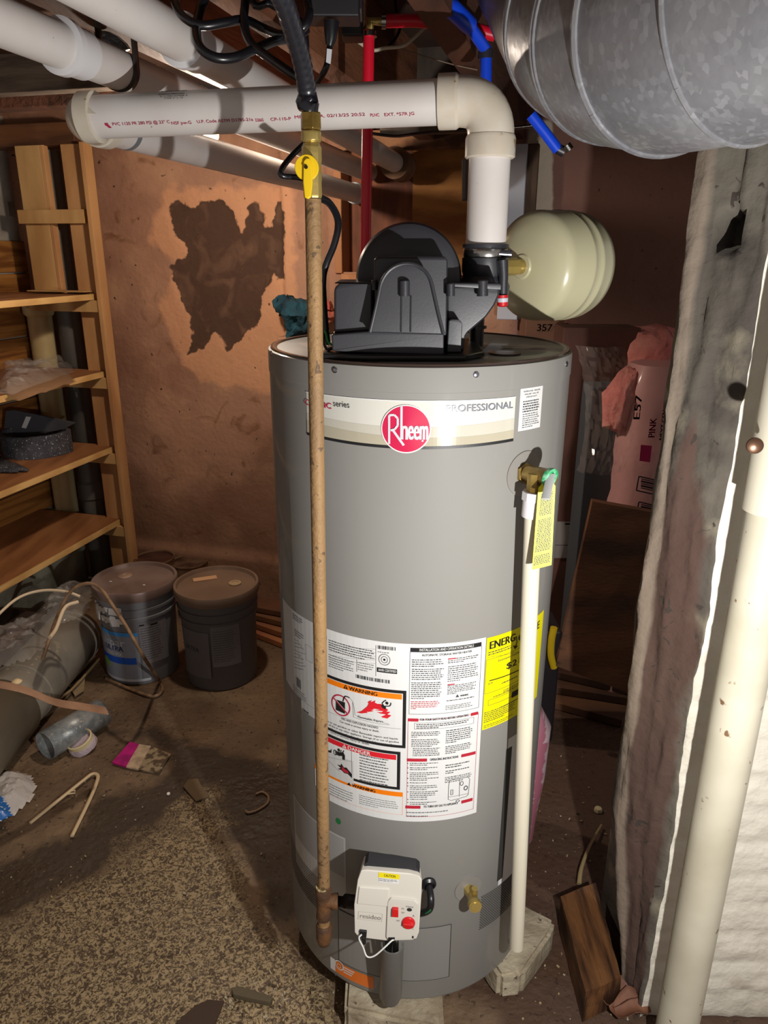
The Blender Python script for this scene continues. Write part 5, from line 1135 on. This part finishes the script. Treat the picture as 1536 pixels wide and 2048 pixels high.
# ================================================================ BLOCKS UNDER THE HEATER
cm_ = mat('block_concrete', (176, 164, 140), .95, col2=(136, 122, 100), scale=10, bump=1.2, bscale=60, spot=(90, 78, 62), sscale=60, slo=.66)
def block(pts, z, lab, name='concrete_block'):
    o = MB().prism([V((a, b, z)) for a, b in pts], V((0, 0, -z))).out(name, cm_, None, smooth=False); 
    bm = bmesh.new(); bm.from_mesh(o.data); bmesh.ops.bevel(bm, geom=bm.edges, offset=.008, segments=2, affect='EDGES'); bmesh.ops.triangulate(bm, faces=bm.faces); bmesh.ops.subdivide_edges(bm, edges=bm.edges, cuts=3, use_grid_fill=True); bm.to_mesh(o.data); bm.free(); disp(o, .003, 25); tag(o, lab, 'block', 'concrete blocks under the heater')
A = W(690, 1978, z=.068); B = W(884, 2005, z=.068)
block([(A.x, A.y-.04), (B.x, B.y-.055), (B.x+.005, B.y+.2), (A.x, B.y+.2)], .068, 'concrete block under the front of the heater')
A = W(1046, 1812, z=.068); B = W(1110, 1838, z=.068); C_ = W(1105, 1862, z=.068); D_ = W(1047, 1945, z=.068); E2 = W(1000, 1952, z=.068)
block([(E2.x, E2.y), (D_.x, D_.y), (C_.x, C_.y), (B.x, B.y), (A.x, A.y+.01), (.22, 1.36), (.2, 1.22)], .068, 'concrete block showing at the right of the heater')
block([(-.12, 1.42), (-.0, 1.38), (.02, 1.52), (-.10, 1.54)], .068, 'concrete block under the back of the heater')

# ================================================================ RIGHT SIDE
wd = mat('timber_old', (112, 74, 42), .5, col2=(50, 30, 18), scale=9, stretch=(5, .5, 1), bump=.8, bscale=60, spot=(44, 30, 20), sscale=14, slo=.66)
lt = .085
A = W(1122, 1792, z=lt); B = W(1190, 1766, z=lt); C_ = W(1243, 1952, z=lt); D_ = W(1172, 1985, z=lt)
def cham(pts, z): return pts
o = MB().prism([A, B, C_, D_], V((0, 0, -lt))).out('timber_block', wd, None, smooth=False); dense(o, 6); disp(o, .004, 18); tag(o, 'short weathered timber block leaning by the right wall', 'timber')
lf = mat('leaf_brown', (118, 76, 54), .7, col2=(86, 52, 36), scale=12)
for i, (x, y, lab) in enumerate(((1235, 2000, 'curled brown leaf by the timber block'), (1262, 2035, 'curled brown leaf at the foot of the right wall'))):
    P_ = F(x, y, .02); vs = []; n_ = 7
    for j in range(n_):
        for k in range(n_):
            s_, t_ = (j/(n_-1)-.5), (k/(n_-1)-.5); w_ = math.cos(s_*PI*.9); vs.append(P_+V((s_*.085, t_*.06*w_+.01*i, .03*(t_*2*w_)**2+.02*s_*s_*4+.012*math.sin(s_*7+i))))
    o = MB().add(vs, [(j*n_+k, j*n_+k+1, (j+1)*n_+k+1, (j+1)*n_+k) for j in range(n_-1) for k in range(n_-1)]).out('dry_leaf', lf, None); s_ = o.modifiers.new('s', 'SOLIDIFY'); s_.thickness = .0008; tag(o, lab, 'leaf', 'dry leaves')
tag(MB().tube([F(1158, 1768, .01), F(1163, 1735, .02), F(1180, 1690, .02), F(1203, 1650, .01)], [.006, .005, .004, .003], 8, smooth=4).out('twig', mat('twig', (150, 130, 90), .8), None), 'thin bent twig above the timber block', 'twig')
tag(MB().lathe([(0, 0), (.012, .001), (.010, .010), (0, .014)], F(1196, 1622), n=7).out('pale_crumb', mat('crumb_pale2', (210, 196, 160), .9), None), 'pale crumb on the dark floor at right', 'crumb')
# wall-side white pipe
wx = W(1420, 1700, y=.995); wpz = emp('standpipe', (wx.x+.001, .995, 0), 'vertical white painted pipe along the brick wall at right', 'pipe')
ppm = mat('standpipe_cream', (182, 176, 158), .4, spot=(110, 84, 60), sscale=45, slo=.68, col2=(168, 161, 142), scale=6)
MB().tube([V((wx.x, .995, -.0)), V((wx.x, .995, 1.15))], .0365, 40).out('pipe', ppm, wpz)
MB().tube([V((wx.x, .995, 1.139)), V((wx.x, .995, 1.141)), V((wx.x, .995, 1.36)), V((wx.x, .995, 1.5))], [.037, .0425, .0425, .0425], 40).out('upper_sleeve', mat('sleeve_cream', (190, 184, 166), .4), wpz, angle=20)
bo = W(1513, 893, y=.95); MB().lathe([(.011, 0), (.0105, .003), (.007, .005), (0, .0055)], bo+V((0, .005, 0)), (-.25, -1, .1), 24).out('bolt', mat('bolt_brown', (96, 70, 54), .35, .7), wpz)

# insulation bag, loose batt, boxes, plywood in the dark bay
pk = mat('bag_pink', (216, 160, 156), .55, bump=.6, bscale=25, coat=.2)
a0 = W(1268, 738, y=2.20); a1 = W(1420, 728, y=2.20); a2 = W(1236, 1035, y=2.2)
ib = emp('insulation_bag', (a2.x+.15, 2.3, .0), 'tall pink insulation bag with magenta PINK lettering', 'bag')
wdt = .36; th_ = .26; lean = V(((a0-a2).x/(a0.z-a2.z), 0, 1)); base = a2-lean*a2.z
vs = []; nz = 26; ns = 20
for k in range(nz+1):
    z_ = a0.z*k/nz; f = k/nz; s_ = 1 if f < .93 else 1-(f-.93)*3
    for j in range(ns):
        a = 2*PI*j/ns; ex = .55; cx_ = math.copysign(abs(math.cos(a))**ex, math.cos(a))*wdt/2; sy = math.copysign(abs(math.sin(a))**ex, math.sin(a))*th_/2
        q_ = base+lean*z_+V((wdt/2+cx_*s_, th_/2+sy*s_, 0)); w_ = mn.noise(V((q_.x*9, q_.y*9, q_.z*14)))*.010; vs.append(q_+V((w_ if abs(cx_) > .1 else 0, w_*.4, .01*mn.noise(q_*7))))
fs = [(k*ns+j, k*ns+(j+1) % ns, (k+1)*ns+(j+1) % ns, (k+1)*ns+j) for k in range(nz) for j in range(ns)]+[tuple(range(nz*ns, (nz+1)*ns)), tuple(range(ns-1, -1, -1))]
MB().add(vs, fs).out('sack', pk, ib, angle=60)
ey = 2.2-.006; e_up = lean.normalized(); e_rt = V((1, 0, 0)); e_rt = (e_rt-e_up*e_rt.dot(e_up)).normalized()
bmap = PlaneMap(V((base.x, ey, 0)), e_up, -e_rt)   # lettering runs upwards
p = Print(bmap, eps=.004)
if bmap.n.y > 0: p.eps = -.004
def vt_(t, x, y0, y1, hpx, m, b=1):
    """vertical lettering: baseline at column x, from row y0 up to row y1"""
    A_ = V(bmap.uv(x+(0), y0)); B_ = V(bmap.uv(x, y1)); vs_, fs_ = textpoly(t); mx = max(v[0] for v in vs_); L_ = (B_.x-A_.x)/mx; h_ = hpx/FP*2.25/.7
    for k_ in ((-.0008, 0, .0008) if b else (0,)): p.mb.add([bmap.pt(A_.x+a*L_+k_, A_.y+b_*h_, p.eps) for a, b_ in vs_], fs_, p.mi(m))
mg = flat('bag_magenta', (190, 30, 90)); ink = flat('bag_ink', (44, 36, 44)); nav = flat('bag_navy', (40, 44, 66))
for t_, x_, ya, yb, hp_, m_2, nm in (('E57', 1278, 840, 790, 13, nav, 'size_lettering'), ('PINK', 1308, 875, 836, 13, mg, 'pink_lettering'), ('NEXT GEN', 1326, 880, 820, 9, ink, 'name_lettering'), ('FIBERGLAS', 1342, 884, 812, 11, ink, 'name_lettering')):
    vt_(t_, x_, ya, yb, hp_, m_2); p.out(nm, ib, 'lettering '+t_); e_s = p.eps; p = Print(bmap); p.eps = e_s
p.poly([(1281, 889), (1303, 891), (1299, 924), (1278, 921)], mg, 0); p.out('magenta_logo', ib); p = Print(bmap); p.eps = -.004 if bmap.n.y > 0 else .004
for i, (q0_, q1_) in enumerate(((952, 984), (1003, 1034))):
    p.path([(1277, q0_), (1320, q0_+10), (1315, q1_+6), (1272, q1_-4), (1277, q0_)], ink, .004, 0)
    for j in range(5): p.path([(1281+0*j, q0_+5+j*4.5), (1313, q0_+12+j*4.5)], ink, .006 if j % 2 else .003, 0)
p.out('barcodes', ib)
fz = mat('pink_batt', (240, 160, 148), .95, col2=(222, 132, 124), scale=10, bump=2.5, bscale=30)
m_ = MB().lathe([(.02, -.12), (.08, -.10), (.11, -.04), (.12, .03), (.09, .10), (.03, .13)], W(1300, 730, y=2.53), (.2, 0, 1), 28).lathe([(.02, -.12), (.05, -.10), (.07, 0), (.04, .06), (.01, .08)], W(1250, 790, y=2.30), (.1, 0, 1), 24).out('insulation_batt', fz, None); 
dense(m_, 2); disp(m_, .022, 12); disp(m_, .010, 60); tag(m_, 'torn pink fibreglass batt bulging above the insulation bag', 'insulation')
cbx = mat('cardboard_dark', (122, 84, 62), .85, col2=(100, 66, 48), scale=4)
def bxpx(x0, y0, x1, y1, Y, dep, name, m, lab, cat, z0=None, ground=True, **k):
    a = W(x0, y0, y=Y); b = W(x1, y1, y=Y); zb = 0 if ground else b.z
    o = MB().box(V(((a.x+b.x)/2, Y+dep/2, (a.z+zb)/2)), (b.x-a.x, dep, a.z-zb)).out(name, m, None, bevel=.004); return tag(o, lab, cat)
cb1 = bxpx(1052, 640, 1124, 700, 2.62, .12, 'cardboard_box', cbx, 'brown cardboard box marked 357 behind the heater top', 'box')
p = Print(PlaneMap((0, 2.617, 0), (1, 0, 0), (0, 0, 1))); p.text('357', 1074, 662, 1104, 14, mat('box_ink', (60, 40, 34), .8), 2, 1); p.out('marking', cb1)
cb2 = bxpx(1128, 655, 1232, 1100, 2.48, .14, 'cardboard_box', mat('cardboard_red', (104, 66, 54), .85, col2=(84, 52, 42), scale=3), 'tall dark cardboard box right behind the heater', 'box')
p = Print(PlaneMap((0, 2.477, 0), (1, 0, 0), (0, 0, 1))); p.rect(1106, 1043, 1142, 1116, flat('box_label', (150, 140, 134)), 0); p.rect(1130, 1046, 1140, 1049, black, 2); p.line(1108, 1090, 1140, 1090, dg, .002, 2); p.out('shipping_label', cb2)
cb3 = bxpx(1185, 775, 1226, 1040, 2.32, .12, 'grey_carton', mat('carton_grey', (74, 80, 86), .8), 'dark blue grey carton between cardboard and insulation', 'box')
crm = mat('film_dark', (220, 200, 190), .1, alpha=.12)
m_ = MB(); P_ = W(1190, 800, y=2.18); n_ = 26; vs = []
for j in range(n_+1):
    for k in range(n_+1):
        s_, t_ = j/n_, k/n_; q_ = W(1150+s_*95+20*math.sin(t_*3), 690+t_*250, y=2.2); q_.y -= .05*math.sin(PI*s_)+.05*abs(mn.noise(V((s_*7, t_*9, 2))))+.02*abs(mn.noise(V((s_*20, t_*24, 5)))); vs.append(q_)
tag(m_.add(vs, [(j*(n_+1)+k, j*(n_+1)+k+1, (j+1)*(n_+1)+k+1, (j+1)*(n_+1)+k) for j in range(n_) for k in range(n_)]).out('plastic_wrap', crm, None, angle=20), 'clear crinkled wrap hanging beside the pink batt', 'plastic wrap')
plw = mat('plywood_dark', (120, 78, 50), .8, col2=(70, 44, 30), scale=2.5, stretch=(1, 1, 3), bump=.3, spot=(40, 28, 22), sscale=4, slo=.62)
A = W(1185, 1003, y=2.12); B = W(1345, 1032, y=2.12); C_ = W(1300, 1402, y=1.98); D_ = W(1112, 1332, y=1.98)
o = MB().prism([A, B, C_, D_], V((.0, .018, .004))).out('plywood_sheet', plw, None, smooth=False); tag(o, 'dark stained plywood sheet leaning in front of the insulation bag', 'plywood')
for i, (x0, y0, x1, y1, z_, c_, lab) in enumerate(((1080, 1395, 1245, 1440, .0, (112, 76, 52), 'nearest'), (1080, 1368, 1300, 1402, .03, (96, 66, 48), 'middle'), (1080, 1335, 1300, 1385, .06, (84, 58, 44), 'topmost'))):
    a = W(x0, y0, z=z_+.03); b = W(x1, y1, z=z_+.03); t = (b-a).normalized(); n_ = V((-t.y, t.x, 0)); n_ = n_ if n_.y > 0 else -n_; c2_ = (a+b)/2+n_*.05; c2_.z = z_+.014
    tag(MB().box(c2_, ((b-a).length, .10, .028), (t, n_, ZV)).out('timber_plank', mat('plank%d' % i, c_, .8, col2=tuple(int(v*.7) for v in c_), scale=5), None, bevel=.002), 'dark plank on the floor under the plywood, %s of three' % lab, 'plank', 'planks under the plywood')
yt = W(1112, 1290, y=2.0); tl_ = emp('tool_case', (yt.x, 2.0, 0), 'black and yellow tool case standing behind the heater', 'case')
MB().box(V((W(1098, 1280, y=2.05).x, 2.08, W(1098, 1250, y=2.05).z/2)), (.06, .14, W(1098, 1250, y=2.05).z)).out('case_body', mat('case_black', (36, 30, 34), .5), tl_, bevel=.01)
MB().tube([W(1108, 1255, y=1.99), W(1103, 1280, y=1.99), W(1102, 1310, y=1.99), W(1108, 1335, y=1.99)], .011, 10, smooth=4).out('yellow_trim', flat('trim_yellow', (196, 164, 20)), tl_)
# wrapped roll behind the heater
rl = emp('wrapped_roll', (W(1060, 1600, y=1.62).x, 1.62, 0), 'pink printed plastic wrapped roll standing behind the heater', 'roll')
rr_ = .095; cxr = W(1092, 1500, y=1.62).x-rr_; zr = W(1080, 1395, y=1.62).z
o = MB().lathe([(rr_*.8, 0), (rr_*.9, .1), (rr_, .2), (rr_*1.02, zr-.08), (rr_*.8, zr-.03), (rr_*.55, zr)], (cxr, 1.62, 0), n=40).out('wrap', mat('wrap_pink', (196, 120, 140), .35, col2=(226, 200, 206), scale=5, kind='wave', stretch=(1, 1, 14), distort=3, coat=.4), rl); disp(o, .008, 14)
# teal rag and red glove on the ledge
def blob(name, pts, r, m, lab, cat, amp, Y, v=None):
    mb_ = MB()
    for (x, y, rr__) in pts: mb_.lathe([(0, -rr__), (rr__*.7, -rr__*.7), (rr__, 0), (rr__*.7, rr__*.7), (0, rr__)], W(x, y, v=v) if v is not None else W(x, y, y=Y), (0, 0, 1), 24)
    o = mb_.out(name, m, None); dense(o, 2); disp(o, amp, 14); disp(o, amp*.3, 50); return tag(o, lab, cat)
blob('teal_rag', [(572, 612, .05), (600, 630, .075), (596, 652, .05), (622, 622, .05)], 0, mat('rag_teal', (24, 70, 84), .9, col2=(18, 46, 60), scale=14, bump=1.5), 'teal rag stuffed on the wall ledge behind the gas pipe', 'rag', .035, 0, v=-.09)
blob('red_glove', [(650, 616, .036), (658, 634, .032)], 0, mat('glove_red', (176, 60, 56), .8, col2=(186, 120, 96), scale=10, bump=1), 'pinkish red bundle on the wall ledge left of the blower', 'bundle', .02, 0, v=-.08)
la = U(560, 672, -.08); lb = U(690, 672, -.08); lo_ = MB().box(R((la[0]+lb[0])/2, -.045, la[2]-.02), (lb[0]-la[0], .13, .04), bx).out('trim_3', mat('ledge_plaster', (176, 130, 100), .9, bump=.8, bscale=25), None, bevel=.006); dense(lo_, 3); disp(lo_, .004, 12); struct(lo_)
tag(MB().tube([W(177, 374, v=-.02), W(188, 368, v=-.04)], .004, 8).out('nail', flat('nail_rust', (70, 40, 28)), None), 'bent rusty nail in the wall by the shelf post', 'nail')

# ================================================================ TUBING AND CABLES AT THE CEILING
rp = flat('pex_red', (216, 22, 48), .35); bp_ = flat('pex_blue', (20, 70, 214), .35); cu = brass
rx = W(735, 300, y=1.62)
rt = emp('red_water_tube', rx, 'bright red plastic water tube hanging vertically behind the blower', 'tube')
T0 = W(738, 62, y=1.62); T1 = W(728, 560, y=1.62)
MB().tube([T0, T1-V((0, 0, .1))], .0108, 20).out('vertical_run', rp, rt)
e_ = W(740, 42, y=1.62)
MB().tube([e_+V((0, 0, -.03)), e_, e_+V((.03, 0, 0))], .009, 16).out('brass_elbow', brassy, rt)
MB().tube([e_+V((.022, 0, 0)), W(830, 41, y=1.62), W(910, 48, y=1.62), W(990, 70, y=1.62)], .0115, 20).out('horizontal_run', rp, rt)
for q0_, q1_ in ((e_+V((0, 0, -.018)), e_+V((0, 0, -.026))), (e_+V((.022, 0, 0)), e_+V((.030, 0, 0)))): MB().tube([q0_, q1_], .0135, 20).out('crimp_clamp', st, rt)
bt_ = emp('blue_water_tube', W(905, 20, y=1.5), 'bright blue plastic water tube slanting to the duct', 'tube')
MB().tube([W(800, -60, y=1.42), W(840, -14, y=1.42), W(905, 18, y=1.44), W(938, 50, y=1.5)], .015, 20, flatk=1).tube([W(938, 50, y=1.5), W(972, 100, y=1.55)], .0105, 16).out('sloping_run', bp_, bt_)
MB().tube([W(972, 100, y=1.55), W(972, 200, y=1.55)], .0105, 16).out('vertical_run', bp_, bt_)
MB().tube([W(971, 100, y=1.55), W(971, 118, y=1.55)], .0135, 14).out('clamp', mat('clamp_dark', (40, 40, 50), .4), bt_)
b3 = emp('blue_water_tube', W(1090, 270, y=1.5), 'short blue tube end poking out under the duct', 'tube')
MB().tube([W(1062, 230, y=1.45), W(1092, 268, y=1.45), W(1116, 300, y=1.45)], .0095, 16).out('run', bp_, b3)
MB().tube([W(1116, 298, y=1.45), W(1128, 304, y=1.45)], .009, 14).out('fitting', mat('fit_dark', (36, 34, 40), .4), b3); MB().tube([W(1133, 290, y=1.44), W(1140, 300, y=1.44)], .0075, 12).out('crimp_clamp', st, b3)
ck = mat('cable_black2', (20, 20, 24), .3)
def cable(pts, r, name, m, lab, cat='cable', sm=6):
    if pts[0][1] < -15: pts = [(pts[0][0], -330, pts[0][2]+.05)]+pts
    if pts[-1][1] < -5: pts = pts+[(pts[-1][0], -330, pts[-1][2]+.05)]
    return tag(MB().tube([W(*p_[:2], d=p_[2]) for p_ in pts], r, 12, smooth=sm).out(name, m, None), lab, cat)
cable([(352, -40, 1.0), (352, 10, .98), (372, 38, .97), (405, 51, .97), (450, 45, .98), (490, 40, 1.0), (530, 58, 1.02), (565, 70, 1.0), (600, 60, .98), (618, 30, .98), (614, -30, 1.0)], .0058, 'power_cable', ck, 'thick black cable hanging in a long loop behind the gas hose')
cable([(412, -40, 1.0), (400, 20, .99), (392, 60, .97), (400, 95, .95), (430, 115, .95), (470, 115, .96), (510, 98, .98), (550, 82, 1.0), (590, 74, 1.02), (612, 60, 1.04)], .0062, 'power_cable', ck, 'thick black cable drooping lowest in a rounded loop')
cable([(492, -40, 1.0), (488, 40, .99), (500, 84, .98), (530, 110, .97), (570, 138, .96), (600, 158, .96)], .0058, 'power_cable', ck, 'black cable running down behind the hose to the right')
cable([(500, -20, 1.05), (540, 8, 1.05), (580, 30, 1.06), (606, 50, 1.06), (612, 100, 1.06), (610, 150, 1.08)], .005, 'power_cable', ck, 'thin black cable hugging the right side of the hose')
cable([(612, 284, 1.0), (590, 305, 1.0), (570, 328, .99), (561, 344, .98), (566, 352, .98), (590, 354, .99), (612, 358, 1.0)], .0038, 'insulated_wire', ck, 'thin black wire bent in a triangle beside the yellow handle', 'wire', 3)
cable([(640, 396, 1.02), (658, 406, 1.05), (673, 430, 1.08), (676, 455, 1.10), (668, 490, 1.12), (652, 530, 1.14), (646, 565, 1.15), (650, 640, 1.16), (655, 690, 1.17)], .0052, 'insulated_wire', ck, 'black wire curving from the valve down behind the gas pipe', 'wire')
cable([(735, 266, 2.3), (790, 272, 2.2), (830, 268, 2.1), (900, 262, 2.0), (1000, 258, 1.9), (1080, 250, 1.8)], .0045, 'insulated_wire', ck, 'black wire running along the top of the boarded opening', 'wire')
bxm = mat('box_black', (30, 28, 30), .5)
jb = emp('outlet_box', W(670, 20, y=1.35), 'black outlet box with a plugged cord under the joists', 'outlet')
MB().box(W(668, 10, y=1.35), (.08, .06, .045)).out('box', bxm, jb, bevel=.003)
MB().box(W(675, 50, y=1.40)+V((0, .0, .012)), (.08, .06, .006)).out('mounting_plate', mat('plate_grey', (92, 84, 78), .5, .4), jb)
MB().tube([W(663, 42, y=1.33), W(662, 60, y=1.33), W(661, 78, y=1.33), W(659, 92, y=1.33)], [.012, .011, .009, .006], 14).out('plug', ck, jb)
MB().tube([W(660, 90, y=1.33), W(656, 120, y=1.33), W(650, 140, y=1.33), W(636, 165, y=1.36)], .0048, 12, smooth=4).out('wire', ck, jb)
MB().prism([W(x, y, y=1.318) for x, y in ((654, 97), (664, 99), (661, 128), (652, 124))], V((0, .003, 0))).out('cord_tag', flat('cord_tag_white', (200, 200, 204)), jb, False)
MB().box(W(705, 18, y=1.45), (.036, .05, .09)).out('transformer', bxm, jb, bevel=.004)
wt = mat('cable_cream', (206, 196, 172), .5)
cable([(695, 60, 1.6), (715, 82, 1.6), (745, 100, 1.62), (770, 96, 1.62), (805, 92, 1.62), (825, 78, 1.62), (850, 55, 1.62)], .0038, 'white_cable', wt, 'white cable looping behind the red tube')
cable([(870, 58, 1.5), (900, 76, 1.5), (940, 96, 1.5), (972, 102, 1.5)], .0058, 'white_cable', wt, 'cream cable sagging between red tube and blue tube')
cable([(800, 98, 1.55), (860, 116, 1.55), (910, 130, 1.55), (955, 140, 1.55)], .0012, 'thin_wire', mat('wire_brown', (130, 110, 90), .6), 'fine brown wire sagging above the vent pipe', 'wire')
cable([(740, 100, 1.7), (770, 98, 1.7), (795, 70, 1.7), (800, 40, 1.7), (790, -10, 1.7)], .0034, 'insulated_wire', ck, 'thin dark cord curling behind the red horizontal tube', 'wire')
tag(MB().tube([W(935, 315, d=1.19), W(930, 322, d=1.19), W(930, 400, d=1.19)], .005, 10).out('cable_end', mat('cable_grey2', (74, 68, 62), .5), None), 'grey hanging cable end left of the vertical vent pipe', 'cable')
# bulb on the ceiling at the back
bp3 = W(415, 268, v=-.85)
bu = emp('light_bulb', bp3, 'lit ceiling bulb glowing below the vent pipe', 'light bulb')
MB().lathe([(0, -.03), (.018, -.025), (.029, -.008), (.030, .008), (.022, .030), (.014, .045), (.013, .055)], bp3, n=28).out('globe', mat('bulb_glow', (255, 240, 210), .3, emit=(255, 214, 160), es=14), bu)
MB().lathe([(.016, .052), (.024, .06), (.045, .075), (.045, .09)], bp3, n=28).out('socket', mat('socket', (200, 190, 170), .4), bu)
l_ = lamp('bulb_light', bp3-V((0, 0, .045)), 30, (1, .84, .68), .03)
